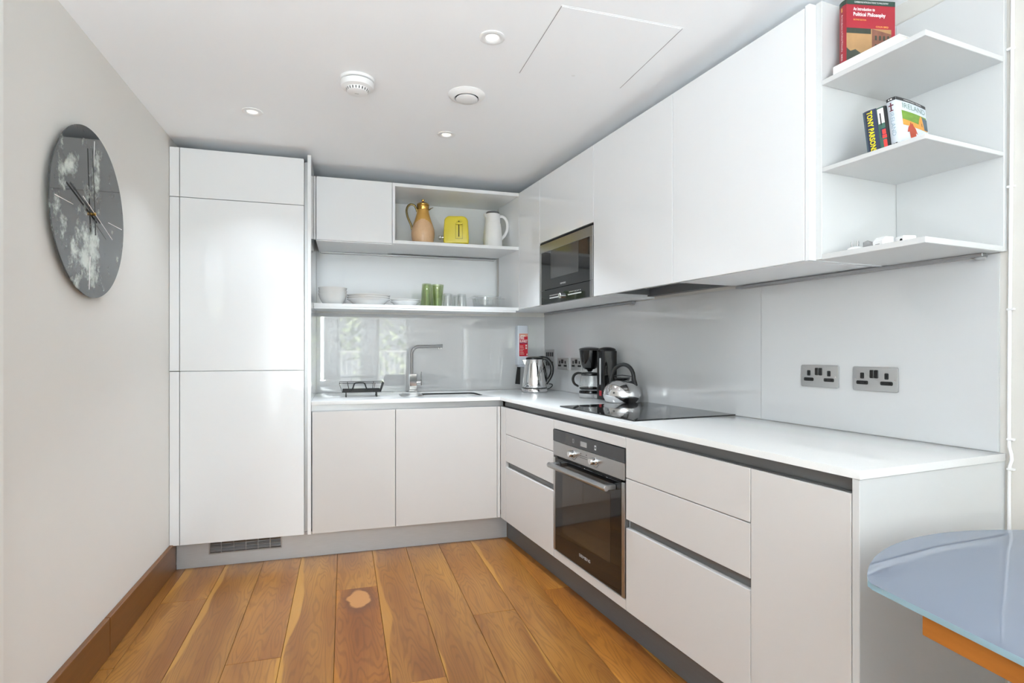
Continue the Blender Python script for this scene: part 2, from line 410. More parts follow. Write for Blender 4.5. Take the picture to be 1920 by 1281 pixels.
        if bev:
            es = list({e for f in caps for e in f.edges})
            r = bmesh.ops.bevel(s.bm, geom=es, offset=bev, segments=seg, affect='EDGES', profile=0.5)
            for f in r['faces']: f.material_index = s.mi if side_mi is None else side_mi
        return s
    def mesh(s, name, mats, smooth=35):
        bmesh.ops.recalc_face_normals(s.bm, faces=s.bm.faces[:])
        me = bpy.data.meshes.new(name); s.bm.to_mesh(me); s.bm.free()
        for m in (mats if isinstance(mats, (list, tuple)) else [mats]): me.materials.append(M[m])
        if smooth:
            me.polygons.foreach_set('use_smooth', [True]*len(me.polygons))
            me.set_sharp_from_angle(angle=math.radians(smooth))
        return me
def link(name, data, parent=None):
    o = bpy.data.objects.new(name, data); COL.objects.link(o)
    if parent is not None: o.parent = parent
    return o
class T:
    """one thing: an Empty at its base; parts are its children, built in frame coordinates"""
    def __init__(s, name, label, cat, o, fr='b', rot=0.0, group=None):
        s.o = o; s.fr = fr
        s.root = link(name, None); s.root.empty_display_size = 0.05
        s.root.location = W(fr, o); s.root.rotation_euler = (0, 0, (SK if fr == 'r' else 0)+rot)
        s.root['label'] = label; s.root['category'] = cat
        if group: s.root['group'] = group
    def mb(s): return MB(s.o)
    def add(s, name, mb, mats, parent=None, label=None, smooth=35):
        o = link(name, mb.mesh(name, mats, smooth), s.root if parent is None else parent)
        if label: o['label'] = label
        return o
    def box(s, name, x0, x1, y0, y1, z0, z1, m, bev=0.0, parent=None, label=None, seg=1):
        return s.add(name, s.mb().box(x0, x1, y0, y1, z0, z1, bev, seg), m, parent, label)
def solo(name, label, cat, mb, mats, o, fr='b', rot=0.0, group=None, smooth=35):
    ob = link(name, mb.mesh(name, mats, smooth))
    ob.location = W(fr, o); ob.rotation_euler = (0, 0, (SK if fr == 'r' else 0)+rot)
    ob['label'] = label; ob['category'] = cat
    if group: ob['group'] = group
    return ob
def struct(name, mb, mats, fr='b', o=(0, 0, 0), parent=None, smooth=35):
    ob = link(name, mb.mesh(name, mats, smooth), parent)
    if parent is None:
        ob.location = W(fr, o); ob.rotation_euler = (0, 0, SK if fr == 'r' else 0); ob['kind'] = 'structure'
    return ob
def copy_tree(o, loc, label, rotz=None, group=None):
    def cp(x, parent):
        c = x.copy(); COL.objects.link(c)
        if parent is not None: c.parent = parent
        for ch in x.children: cp(ch, c)
        return c
    r = cp(o, None); r.location = loc; r['label'] = label
    if rotz is not None: r.rotation_euler = (0, 0, rotz)
    if group: r['group'] = group
    return r
FONT_CACHE = {}
def letter_mesh(body, bold=0.0):
    cu = bpy.data.curves.new('lettering', 'FONT'); cu.body = body; cu.resolution_u = 2; cu.fill_mode = 'FRONT'
    cu.align_x = 'LEFT'; cu.offset = bold
    ob = bpy.data.objects.new('lettering', cu); COL.objects.link(ob)
    dg = bpy.context.evaluated_depsgraph_get(); dg.update()
    me = bpy.data.meshes.new_from_object(ob.evaluated_get(dg))
    bpy.data.objects.remove(ob); bpy.data.curves.remove(cu)
    return me
def text(parent, body, fn, w, h, m, name='lettering', bold=0.0):
    """lay words on a surface: fn(x, y) gives the point for x in 0..w along the line and y in 0..h up"""
    me = letter_mesh(body, bold)
    xs = [v.co.x for v in me.vertices]; ys = [v.co.y for v in me.vertices]
    x0, x1, y0, y1 = min(xs), max(xs), min(ys), max(ys)
    for v in me.vertices:
        v.co = Vector(fn((v.co.x-x0)/(x1-x0)*w, (v.co.y-y0)/(y1-y0)*h))
    me.materials.clear(); me.materials.append(M[m])
    return link(name, me, parent)
def plane_fn(P, R, U):
    P, R, U = Vector(P), Vector(R), Vector(U)
    return lambda x, y: P+R*x+U*y
def rrect(w, h, r, n=5, cx=0, cy=0):
    pts = []
    for qx, qy, a0 in ((1, 1, 0), (-1, 1, 90), (-1, -1, 180), (1, -1, 270)):
        for i in range(n+1):
            a = math.radians(a0+90*i/n)
            pts.append((cx+qx*(w/2-r)+r*math.cos(a), cy+qy*(h/2-r)+r*math.sin(a)))
    return pts
def arc(cx, cz, r, a0, a1, n):
    return [(cx+r*math.cos(math.radians(a0+(a1-a0)*i/n)), cz+r*math.sin(math.radians(a0+(a1-a0)*i/n))) for i in range(n+1)]

# ------------------------------------------------------------------ fixed heights and planes (metres)
CEIL = 2.242
LW = -0.8587                     # left wall
BW = 3.866                       # back wall
RWX = 1.8263                     # right wall, in the skewed frame
YD = 3.2314                      # front plane of the back run
XF = 1.2457                      # front plane of the right run (skewed frame)
XU = 1.4540                      # front plane of the right-hand wall units
YU = 3.4531                      # front plane of the back wall units
ZB = 0.141; ZDT = 0.809; ZW2 = 0.846; ZW = 0.866
ZUB = 1.413; ZUT = 2.166

# ------------------------------------------------------------------ room shell
fl = MB().box(-0.95, 2.6, REAR-0.1, 4.1, -0.12, -0.0125)
floor = struct('floor', fl, 'dark_gap')
PW = 0.19
tone = {0: (1.02, .98, .92), 1: (1.0, 1.0, 1.0), 2: (1.04, 1.0, .95), 3: (.98, .97, .95), 4: (1.08, 1.04, .98), 5: (.86, .78, .72), 6: (.88, .86, .84), 7: (.92, .88, .84), 8: (.94, .90, .86), 9: (.96, .90, .82), 10: (.98, .88, .74), 11: (.95, .88, .78)}
joints = {-1: [2.33], 0: [2.864], 1: [0.9], 2: [2.237], 3: [3.0-2.6], 4: [2.784], 5: [1.94], 6: [0.2], 7: [2.357], 8: [1.1], 9: [2.508], 10: [1.3], 11: [0.5], 12: [1.6], 13: [0.7], 14: [1.0]}
for k in range(-1, 15):
    xa = -0.985+PW*k if False else -0.035+PW*(k-4)
    xb = xa+PW
    xa, xb = max(xa, -0.9), min(xb, 2.5)
    if xb-xa < 0.01: continue
    ys = [3.95]; j = joints.get(k, [1.0])[0]
    while j > REAR: ys.append(j); j -= 1.9
    ys.append(REAR)
    for i in range(len(ys)-1):
        y1, y0 = ys[i], ys[i+1]
        cx, cy = (xa+xb)/2, (y0+y1)/2
        g = 0.0007
        me = MB((cx, cy, 0)).box(xa+g, xb-g, y0+g, y1-g, -0.012, 0, 0.0012).mesh('plank', 'floor_oak_knot' if (k == 4 and i == 1) else 'floor_oak', 0)
        pl = link('plank', me, floor); pl.location = (cx, cy, 0)
        t = tone.get(k, (1, .96, .9)); v = 1+random.uniform(-.05, .05)
        if k == 4 and i == 1: t = (.86, .68, .56)
        elif k == 4: t = (.98, .95, .92)
        if k == 5 and i == 1: t = (1.16, 1.14, 1.05)
        if k == 9 and i == 0: t = (1.08, .96, .80)
        if k == 9 and i == 1: t = (1.0, .84, .66)
        if k == 2 and i == 1: t = (1.06, 1.02, .98)
        pl.color = (t[0]*v, t[1]*v, t[2]*v, 1)
struct('ceiling', MB().box(-0.95, 2.6, REAR-0.1, 4.1, CEIL, CEIL+0.1), 'ceiling_paint')
struct('wall_left', MB().box(LW-0.1, LW, REAR, BW+0.1, 0, CEIL), 'wall_paint')
struct('wall_back', MB().box(LW, 1.62, BW, BW+0.1, 0, CEIL), 'wall_paint')
struct('wall_right', MB().box(RWX, RWX+0.1, SWY1, 3.69, 0, CEIL).box(RWX, RWX+0.1, -3.6, SWY0, 0, CEIL).box(RWX, RWX+0.1, SWY0, SWY1, 0, WZ0).box(RWX, RWX+0.1, SWY0, SWY1, WZ1, CEIL), 'wall_paint_dimmed', 'r')
f = MB()
f.box(RWX+.03, RWX+.09, SWY0, SWY0+.05, WZ0, WZ1, .003).box(RWX+.03, RWX+.09, SWY1-.05, SWY1, WZ0, WZ1, .003)
f.box(RWX+.03, RWX+.09, SWY0+.05, SWY1-.05, WZ0, WZ0+.05, .003).box(RWX+.03, RWX+.09, SWY0+.05, SWY1-.05, WZ1-.05, WZ1, .003)
wo = struct('window_4', f, 'trim_paint', 'r')  # unseen window added for fill from the right
struct('pane', MB().box(RWX+.058, RWX+.064, SWY0+.05, SWY1-.05, WZ0+.05, WZ1-.05), 'pane_glass', parent=wo)
rw_mb = MB()
xs = [LW-0.1]+[v for ab in WIN for v in ab]+[2.33]
for i in range(0, len(xs), 2): rw_mb.box(xs[i], xs[i+1], REAR-0.2, REAR, 0, CEIL)
for a, b in WIN:
    rw_mb.box(a, b, REAR-0.2, REAR, 0, WZ0); rw_mb.box(a, b, REAR-0.2, REAR, WZ1, CEIL)
struct('wall_rear', rw_mb, 'wall_paint')
for i, (a, b) in enumerate(WIN):
    f = MB()
    t_ = 0.05
    f.box(a, a+t_, REAR-0.14, REAR-0.06, WZ0, WZ1, .003).box(b-t_, b, REAR-0.14, REAR-0.06, WZ0, WZ1, .003)
    f.box(a+t_, b-t_, REAR-0.14, REAR-0.06, WZ0, WZ0+t_, .003).box(a+t_, b-t_, REAR-0.14, REAR-0.06, WZ1-t_, WZ1, .003)
    wo = struct('window_%d' % (i+1), f, 'trim_paint')
    struct('pane', MB().box(a+t_, b-t_, REAR-0.106, REAR-0.100, WZ0+t_, WZ1-t_), 'pane_glass', parent=wo)
# door lining at the very left, skirting boards
struct('trim_1', MB().box(LW, -0.84, 1.60, 1.748, 0, CEIL-0.002, .002), 'trim_paint')
sk = struct('baseboard_left', MB().box(LW, LW+0.02, 1.749, 2.425, 0, 0.146, .003).box(LW, LW+0.02, 2.4262, 3.282, 0, 0.146, .003), 'skirting_wood')

# ------------------------------------------------------------------ fitted kitchen: back run
t = T('tall_cabinet', 'tall white cabinet housing the fridge, standing against the left wall', 'cabinet', (-0.52, YD+0.3, 0.0))
FX0, FX1, FX2 = LW+0.002, -0.8104, -0.2075
c = t.mb()
c.box(FX1, FX2, YD+0.022, BW-0.004, ZB, ZB+0.018).box(FX1, FX1+0.018, YD+0.022, BW-0.004, ZB+0.018, 2.19).box(FX2-0.018, FX2, YD+0.022, BW-0.004, ZB+0.018, 2.19).box(FX1, FX2, YD+0.022, BW-0.004, 2.172, 2.19)
c.box(FX1+.018, FX2-.018, BW-0.02, BW-0.004, ZB+.018, 2.172).box(FX1+.018, FX2-.018, YD+0.022, BW-0.03, 1.926, 1.944).box(FX1+.018, FX2-.018, YD+0.022, BW-0.03, 1.028, 1.046)
t.add('carcass', c, 'white_board')
g = 0.0016
for z0, z1 in ((ZB, 1.037), (1.037, 1.935), (1.935, 2.191)):
    t.box('door', FX1+g, FX2-g, YD, YD+0.02, z0+(g if z0 > .2 else 0), z1-g, 'gloss_white', .0012)
for z0, z1 in ((ZB, 1.037), (1.037, 1.935), (1.935, 2.191)):
    t.box('filler_panel', FX0, FX1-g, YD, YD+0.02, z0+(g if z0 > .2 else 0), z1-g, 'gloss_white', .0012)
t.box('recessed_profile', FX2+0.001, -0.191, YD+0.018, YD+0.03, ZB+.012, 2.176, 'aluminium', label='brushed grey vertical grip profile')
t.box('side_panel', -0.1905, -0.1722, YD-0.002, BW-0.001, ZB-0.002, CEIL-0.03, 'gloss_white', .0012)

def base_cab(name, label, x0, x1, door, extra=None, fr='b', sink=False):
    t = T(name, label, 'cabinet', ((x0+x1)/2, YD+0.3, 0))
    c = t.mb(); y0, y1 = YD+0.022, BW-0.01
    c.box(x0+.001, x1-.001, y0, y1, ZB, ZB+.018).box(x0+.001, x0+.019, y0, y1, ZB+.018, ZDT-.004).box(x1-.019, x1-.001, y0, y1, ZB+.018, ZDT-.004).box(x0+.019, x1-.019, y1-.012, y1, ZB+.018, ZDT-.004)
    t.add('carcass', c, 'white_board')
    t.box('door', door[0]+g, door[1]-g, YD, YD+.02, ZB, ZDT-.001, 'matt_beige', .0012)
    return t
base_cab('base_cabinet', 'beige base cabinet with one door, under the dish rack beside the tall cabinet', -0.1700, 0.2821, (-0.1672, 0.2821))
t = base_cab('base_cabinet', 'beige base cabinet with one door, under the sink by the inner corner', 0.2821, 0.8820, (0.2821, 0.8820))
t.box('filler_panel', 0.8820+g, 0.9020, YD+.001, YD+.02, ZB, ZDT-.001, 'beige_edge', .001)

# ------------------------------------------------------------------ fitted kitchen: right run (skewed frame)
XC0, XC1 = XF+0.022, 1.815
def shell(t, y0, y1, z0, z1, x0=XC0, x1=XC1, top=False):
    c = t.mb()
    c.box(x0, x1, y0+.001, y1-.001, z0, z0+.018).box(x0, x1, y0+.001, y0+.019, z0+.018, z1).box(x0, x1, y1-.019, y1-.001, z0+.018, z1).box(x1-.012, x1, y0+.019, y1-.019, z0+.018, z1)
    if top: c.box(x0, x1-.012, y0+.019, y1-.019, z1-.018, z1)
    t.add('carcass', c, 'white_board')
Y_CORNER, Y_O1, Y_O2, Y_D3, Y_END = 3.112, 2.4194, 1.8144, 1.2005, 0.8960
def drawers(label, y0, y1, ytop):
    t = T('drawer_unit', label, 'cabinet', (XF+.3, (y0+y1)/2, 0), 'r')
    shell(t, y0, y1, ZB, ZDT-.004)
    t.box('drawer_front', XF, XF+.02, y0+g, ytop-g, .652+g, ZDT-.001, 'matt_beige', .0012)
    t.box('drawer_front', XF, XF+.02, y0+g, y1-g, .4935, .652-g, 'matt_beige', .0012)
    t.box('drawer_front', XF, XF+.02, y0+g, y1-g, ZB, .4600, 'matt_beige', .0012)
    t.box('grip_profile', XF+.019, XF+.0215, y0+.004, y1-.004, .440, .515, 'profile_grey', label='grey recessed grip between the drawers')
    return t
t = drawers('beige three-drawer unit between the inner corner and the oven', Y_O1, 3.034, 3.034)
t.box('filler_panel', XF, XF+.02, 3.034+.0004, Y_CORNER, ZB, ZDT-.001, 'matt_beige', .0006)
drawers('wide beige three-drawer unit right of the oven', Y_D3, Y_O2, Y_O2)
t = T('oven_housing', 'beige oven housing unit with strips above and below the oven', 'cabinet', (XF+.3, (Y_O1+Y_O2)/2, 0), 'r')
shell(t, Y_O2, Y_O1, ZB, ZDT-.004)
t.box('filler_panel', XF, XF+.02, Y_O2+g, Y_O1-g, .7665, ZDT-.001, 'matt_beige', .0012)
t.box('filler_panel', XF, XF+.02, Y_O2+g, Y_O1-g, ZB, .1795, 'matt_beige', .0012)
t = T('base_cabinet', 'beige base cabinet with one tall door at the open end of the worktop', 'cabinet', (XF+.3, (Y_D3+Y_END)/2, 0), 'r')
shell(t, Y_END+.002, Y_D3, ZB, ZDT-.004)
t.box('door', XF, XF+.02, Y_END+.003, Y_D3-g, ZB, ZDT-.001, 'matt_beige', .0012)
solo('end_panel', 'white end panel closing the worktop run beside the glass table', 'panel',
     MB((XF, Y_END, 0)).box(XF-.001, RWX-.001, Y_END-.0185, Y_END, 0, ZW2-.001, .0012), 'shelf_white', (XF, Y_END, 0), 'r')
# grip profiles under the worktop
solo('worktop_profile', 'grey grip profile under the worktop along the sink cabinets', 'profile',
     MB((0.36, YD, ZDT)).box(-0.1715, .925, YD+.0225, YD+.0250, ZDT+.0005, ZW2-.001).box(-0.1715, .925, YD+.003, YD+.0225, ZDT+.0003, ZDT+.002), 'aluminium', (0.36, YD, ZDT))
solo('worktop_profile', 'dark grey grip profile under the worktop along the drawers and oven', 'profile',
     MB((XF, 2, ZDT)).box(XF+.0225, XF+.025, Y_END+.001, 3.098, ZDT+.0005, ZW2-.001).box(XF+.003, XF+.0225, Y_END+.001, 3.098, ZDT+.0003, ZDT+.002), 'profile_grey', (XF, 2, ZDT), 'r')
# plinths
t = T('plinth', 'brushed metal plinth under the back cabinets with a vent grille', 'plinth', (0.05, YD+.053, 0))
GX0, GX1, GZ0, GZ1 = -.686, -.325, .064, .1385
c = t.mb()
c.box(LW+.021, GX0, YD+.053, YD+.066, .001, ZB-.001).box(GX1, .9575, YD+.053, YD+.066, .001, ZB-.001).box(GX0, GX1, YD+.053, YD+.066, .001, GZ0).box(GX0, GX1, YD+.053, YD+.066, GZ1, ZB-.001)
c.box(GX0, GX1, YD+.09, YD+.095, GZ0-.02, ZB-.001)
t.add('board', c, 'plinth_metal')
gm = t.mb()
gy0, gy1 = YD+.050, YD+.060
gm.box(GX0, GX1, gy0, gy1, GZ0, GZ0+.007, .001).box(GX0, GX1, gy0, gy1, GZ1-.005, GZ1, .001).box(GX0, GX0+.007, gy0, gy1, GZ0+.007, GZ1-.005, .001).box(GX1-.007, GX1, gy0, gy1, GZ0+.007, GZ1-.005, .001)
gr = t.add('vent_grille', gm, 'aluminium', label='grey slatted ventilation grille')
for k in range(3):
    z = GZ0+.012+.0195*k
    s_ = t.mb().prism([(gy0+.001, z), (gy0+.004, z-.003), (gy0+.016, z+.010), (gy0+.013, z+.013)], GX0+.006, GX1-.006, axis='x')
    t.add('slat', s_, 'aluminium', gr)
for k in range(1, 6):
    x = GX0+(GX1-GX0)*k/6
    t.box('divider', x-.0015, x+.0015, gy0+.0005, gy0+.012, GZ0+.007, GZ1-.005, 'aluminium', parent=gr)
solo('plinth', 'dark metal plinth under the drawers and the oven', 'plinth',
     MB((XF, 2, 0)).box(XF+.0615, XF+.075, Y_END+.001, 3.158, .001, ZB-.001), 'plinth_dark', (XF, 2, 0), 'r')

# ------------------------------------------------------------------ worktop with sink cut-out
SGX = RWX-.0065                   # face of the right splashback glass
SGY = BW-.0065                    # face of the back splashback glass
def isect_back(xr):               # skewed-frame y where the line x = xr meets the back glass
    return (SGY-xr*SN)/CS
SX0, SX1, SY0, SY1 = .470, .838, 3.375, 3.655     # main bowl opening
wt = bmesh.new()
XWF, YWF, YWE = XF-.0045, YD-.004, .8735
corner = None
a_ = (YWF-XWF*SN)/CS
outer = [Vector((-.1715, YWF, 0)), W('r', (XWF, a_, 0)), W('r', (XWF, YWE, 0)), W('r', (SGX-.0005, YWE, 0)), W('r', (SGX-.0005, isect_back(SGX)-.001, 0)), Vector((-.1715, SGY-.0005, 0))]
hole = [Vector((x, y, 0)) for x, y in rrect(SX1-SX0, SY1-SY0, .045, 5, (SX0+SX1)/2, (SY0+SY1)/2)]
def loop(pts, z):
    vs = [wt.verts.new((p.x, p.y, z)) for p in pts]
    es = [wt.edges.new((vs[i], vs[(i+1) % len(vs)])) for i in range(len(vs))]
    return vs, es
for z in (ZW, ZW2):
    vo, eo = loop(outer, z); vh, eh = loop(hole, z)
    bmesh.ops.triangle_fill(wt, use_beauty=True, use_dissolve=False, edges=eo+eh)
    if z == ZW: top = (vo, vh)
    else: bot = (vo, vh)
for A, B in ((top[0], bot[0]), (top[1], bot[1])):
    for i in range(len(A)):
        j = (i+1) % len(A); wt.faces.new((A[i], A[j], B[j], B[i]))
bmesh.ops.recalc_face_normals(wt, faces=wt.faces[:])
es = [e for e in wt.edges if all(abs(v.co.z-ZW) < 1e-5 for v in e.verts) and any(abs(f.normal.z) < .5 for f in e.link_faces)]
es += [e for e in wt.edges if abs(e.verts[0].co.z-e.verts[1].co.z) > .01 and len(e.link_faces) == 2 and e.calc_face_angle(0) > 1.0]
bmesh.ops.bevel(wt, geom=es, offset=.0016, segments=2, affect='EDGES', profile=.5)
for v in wt.verts: v.co -= Vector((.9, 3.2, ZW2))
wm = MB(); wm.bm.free(); wm.bm = wt
wk = solo('worktop', 'white quartz worktop running L-shaped round the inner corner', 'worktop', wm, 'quartz', (.9, 3.2, ZW2), smooth=30)

t = T('sink', 'small stainless steel sink let into the white worktop under the tap', 'sink', ((SX0+SX1)/2, (SY0+SY1)/2, ZW))
cx_, cy_ = (SX0+SX1)/2, (SY0+SY1)/2
b = MB()
prev = None
levels = [(1.0, 0, .043), (.978, -.02, .043), (.965, -.12, .045), (.90, -.142, .05), (.55, -.146, .05)]
rings = []
for sc_, z, r in levels:
    rings.append([b.bm.verts.new((x, y, z-.0205)) for x, y in rrect((SX1-SX0+.006)*sc_, (SY1-SY0+.006)*sc_, r*sc_)])
for A, B in zip(rings, rings[1:]):
    for i in range(len(A)):
        j = (i+1) % len(A); b.bm.faces.new((A[i], A[j], B[j], B[i]))
b.bm.faces.new(rings[-1])
t.add('bowl', b, 'steel')
gk = MB((.9, 3.2, ZW2)); rg = [[gk.bm.verts.new(Vector((x, y, ZW+z))-gk.o) for x, y in rrect((SX1-SX0)*.9925, (SY1-SY0)*.9925, .0445, 5, cx_, cy_)] for z in (-.0012, -.0105)]  # black band lining the upper edge of the sink cut-out
for i in range(len(rg[0])):
    j = (i+1) % len(rg[0]); gk.bm.faces.new((rg[0][i], rg[0][j], rg[1][j], rg[1][i]))
link('cutout_band', gk.mesh('cutout_band', 'black_matt'), wk)['label'] = 'dark band round the sink cut-out'
t.add('drain', MB().cyl((.0, .03, -.165), .035, .004, seg=20, bev=.001), 'dark_chrome')
rim = MB().prism(rrect(.138, .21, .05, 5, -.253, -.005), .0002, .004, bev=.0012)
t.add('drainer_ledge', rim, 'steel', label='flat steel ledge left of the bowl')

# tap
t = T('tap', 'chrome L-shaped mixer tap standing behind the sink', 'tap', (.4405, 3.745, ZW))
t.add('base', MB().box(-.027, .027, -.022, .022, 0, .020, .002).box(-.025, .025, -.020, .020, .020, .040, .0015), 'dark_chrome')
t.add('body', MB().box(-.025, .025, -.020, .020, .041, .124, .003), 'chrome')
sp = [(-.008, 0, .120), (-.008, 0, .22)]+[(x-.008+.0, 0, z) for x, z in [(.05-.05*math.cos(a), .255+.05*math.sin(a)) for a in [PI/2*i/6 for i in range(7)]]]+[(.14, 0, .3065), (.198, -.004, .310)]
t.add('spout', MB().tube(sp, .0110, 10, rx=.0125, up=(1, 0, 0)), 'steel')
sp_o = t.root.children[-1]
t.add('outlet', MB().cyl((.172, -.003, .292), .005, .012, seg=12).cyl((.190, -.003, .293), .004, .011, seg=12), 'dark_chrome', parent=sp_o)
hb = t.add('handle_hub', MB().cyl((.025, 0, .066), .0185, .026, axis='x', seg=24, bev=.002), 'chrome')
t.add('lever', MB().box(.0515, .0575, -.007, .007, .044, .138, .002), 'dark_chrome', parent=hb)

# ------------------------------------------------------------------ splashbacks
Z1s = ZUB-.003
solo('splashback', 'pale grey glass splashback on the wall behind the sink', 'splashback',
     MB((.5, SGY, ZW)).box(-.1715, 1.4185, SGY, BW-.0005, ZW+.0005, 1.389), 'back_painted_glass', (.5, SGY, ZW))
bead = MB((.5, SGY, ZW)).box(-.1715, 1.41, SGY-.004, SGY, ZW+.0003, ZW+.004)
for ya, yb, lab in ((1.699, 3.684, 'long pale grey glass splashback behind the kettles and coffee maker'), (.889, 1.697, 'shorter pale grey glass splashback carrying the two sockets at the worktop end')):
    solo('splashback', lab, 'splashback', MB((SGX, (ya+yb)/2, ZW)).box(SGX, RWX-.0005, ya, yb, ZW+.0005, Z1s), 'back_painted_glass', (SGX, (ya+yb)/2, ZW), 'r')

# ------------------------------------------------------------------ wall units: back run
t = T('wall_cabinet', 'white wall cabinet with one door, left of the open shelf', 'cabinet', (.06, YU+.2, 1.797))
c = t.mb(); x0, x1 = -.1572, .2820
YB2 = BW-.002
c.box(x0, x1, YU+.022, YB2, 1.792, 1.810).box(x0, x0+.018, YU+.022, YB2, 1.810, 2.150).box(x1-.018, x1, YU+.022, YB2, 1.810, 2.150).box(x0, x1, YU+.022, YB2, 2.150, 2.166).box(x0+.018, x1-.018, YB2-.01, YB2, 1.810, 2.150)
t.add('carcass', c, 'white_board')
t.box('door', x0+g, x1-g, YU, YU+.02, 1.797, 2.166, 'gloss_white', .0012)
t.box('filler_panel', -.1712, x0-g, YU+.002, YU+.02, 1.797, 2.166, 'gloss_white', .001)
t = T('open_shelf_unit', 'open white shelf box holding the jugs and the yellow toaster', 'shelf', (.68, YU+.2, 1.797))
def panel_x(y): return XU*CS-((y-XU*SN)/CS)*SN          # where the right run's face meets world y
XR_F, XR_B = 1.0865, 1.0475
t.box('side_panel', .2825, .2990, YU, YB2, 1.797, 2.166, 'white_board', .001)
def trap(z0, z1): return t.mb().prism([(.2992, YU), (1.0868, YU), (1.0442, YB2), (.2992, YB2)], z0, z1, bev=.0008)
t.add('top_board', trap(2.145, 2.166), 'white_board')
t.add('bottom_board', trap(1.797, 1.817), 'white_board')
t.add('back_panel', t.mb().box(.2992, 1.0488, YB2-.008, YB2, 1.8175, 2.1445), 'white_board')
t = T('wall_shelf', 'long white shelf carrying bowls, plates and glasses above the sink', 'shelf', (.45, YU+.2, 1.39))
def trap2(x0, y0, z0, z1, y1=YB2): return t.mb().prism([(x0, y0), (1.0868-(y0-YU)*.108, y0), (1.0442, y1), (x0, y1)], z0, z1, bev=.0008)
t.add('board', trap2(-.1712, YU, 1.403, 1.423), 'white_board')
t.add('under_rail', t.mb().box(-.1712, 1.068, YU+.0015, YU+.03, 1.391, 1.4028, .001), 'white_board')
t.add('back_panel', t.mb().box(-.1712, 1.0488, YB2-.010, YB2, 1.4235, 1.7915), 'gloss_white')
t = T('strip_light', 'slim unlit strip light under the rear of the toaster shelf', 'light', (.45, BW-.05, 1.79))
t.box('housing', -.15, 1.03, BW-.034, BW-.014, 1.783, 1.7915, 'aluminium', .001)
t.box('diffuser', -.145, 1.025, BW-.033, BW-.015, 1.780, 1.783, 'led_strip')

# ------------------------------------------------------------------ wall units: right run
XB = RWX-.002
YB_R = 3.655
t = T('corner_wall_unit', 'narrow white corner wall unit between the open shelf and the microwave', 'cabinet', (XU+.2, 3.3, ZUB), 'r')
t.box('side_panel', XU, XU+.018, 3.3165, YB_R+.015, ZUB, ZUT, 'gloss_white', .0008)
t.box('door', XU, XU+.02, 3.0084+g, 3.3160-g, ZUB, ZUT, 'gloss_white', .0012)
t.add('carcass', t.mb().box(XU+.0215, XB, 3.0094, 3.0264, ZUB+.002, ZUT).box(XU+.0215, XB, 3.0264, 3.62, ZUB+.002, ZUB+.018).box(XU+.0215, XB, 3.0264, 3.62, ZUT-.018, ZUT), 'white_board')
t = T('wall_cabinet', 'white wall cabinet with a short door above the microwave', 'cabinet', (XU+.2, 2.7, ZUB), 'r')
ZM = 1.780
shell(t, 2.3952, 3.0084, ZUB+.002, ZUT-.001, XU+.0215, XB, True)
t.box('mid_shelf', XU+.03, XB-.013, 2.4150, 2.9885, ZM-.001, ZM+.016, 'white_board')
t.box('door', XU, XU+.02, 2.3952+g, 3.0084-g, ZM+.004, ZUT, 'gloss_white', .0012)
t = T('wall_cabinet', 'tall white gloss wall cabinet over the hob hiding the extractor', 'cabinet', (XU+.2, 2.1, ZUB), 'r')
shell(t, 1.7948, 2.3952, ZUB+.075, ZUT-.001, XU+.0215, XB, True)
t.box('door', XU, XU+.02, 1.7948+g, 2.3952-g, ZUB, ZUT, 'gloss_white', .0012)
t = T('wall_cabinet', 'white gloss wall cabinet nearest the open bookshelf', 'cabinet', (XU+.2, 1.5, ZUB), 'r')
shell(t, 1.1945, 1.7948, ZUB+.002, ZUT-.001, XU+.0215, XB, True)
t.box('door', XU, XU+.02, 1.1945+g, 1.7948-g, ZUB, ZUT, 'gloss_white', .0012)
t.box('end_panel', XU-.0005, XB, 1.1772, 1.1935, ZUB-.002, ZUT+.004, 'gloss_white', .0012)
# extractor
t = T('extractor_hood', 'grey built-in extractor set into the cabinet bottom above the hob', 'hood', (XU+.2, 2.1, 1.42), 'r')
t.add('frame', t.mb().box(XU+.024, XU+.05, 1.815, 2.375, 1.430, 1.470).box(XU+.05, XB-.04, 1.815, 1.835, 1.430, 1.470).box(XU+.05, XB-.04, 2.355, 2.375, 1.430, 1.470).box(XB-.06, XB-.02, 1.815, 2.375, 1.422, 1.470), 'profile_grey')
for ya, yb in ((1.837, 2.094), (2.098, 2.353)):
    f = t.add('filter', t.mb().box(XU+.052, XB-.062, ya, yb, 1.458, 1.466, .002), 'steel')
    t.add('filter_latch', t.mb().box(XU+.10, XU+.115, (ya+yb)/2-.02, (ya+yb)/2+.02, 1.452, 1.458, .001), 'black_matt', parent=f)
t.add('motor_box', t.mb().box(XU+.052, XB-.062, 1.837, 2.353, 1.468, 1.4875), 'profile_grey')
# strip lights under the right-hand wall units
for ya, yb, lab in ((2.53, 3.60, 'thin unlit strip light under the wall unit beside the microwave'), (.905, 1.79, 'thin unlit strip light under the open bookshelf')):
    t = T('strip_light', lab, 'light', (XB-.02, (ya+yb)/2, 1.40), 'r')
    t.box('housing', XB-.05, XB-.022, ya, yb, 1.4015, 1.4105, 'aluminium', .001)
    t.box('diffuser', XB-.047, XB-.025, ya+.03, yb-.03, 1.400, 1.4015, 'grey_plastic')
    t.add('end_clip', t.mb().cyl((XB-.036, ya+.012, 1.3925), .013, .009, seg=16, bev=.002), 'grey_plastic')

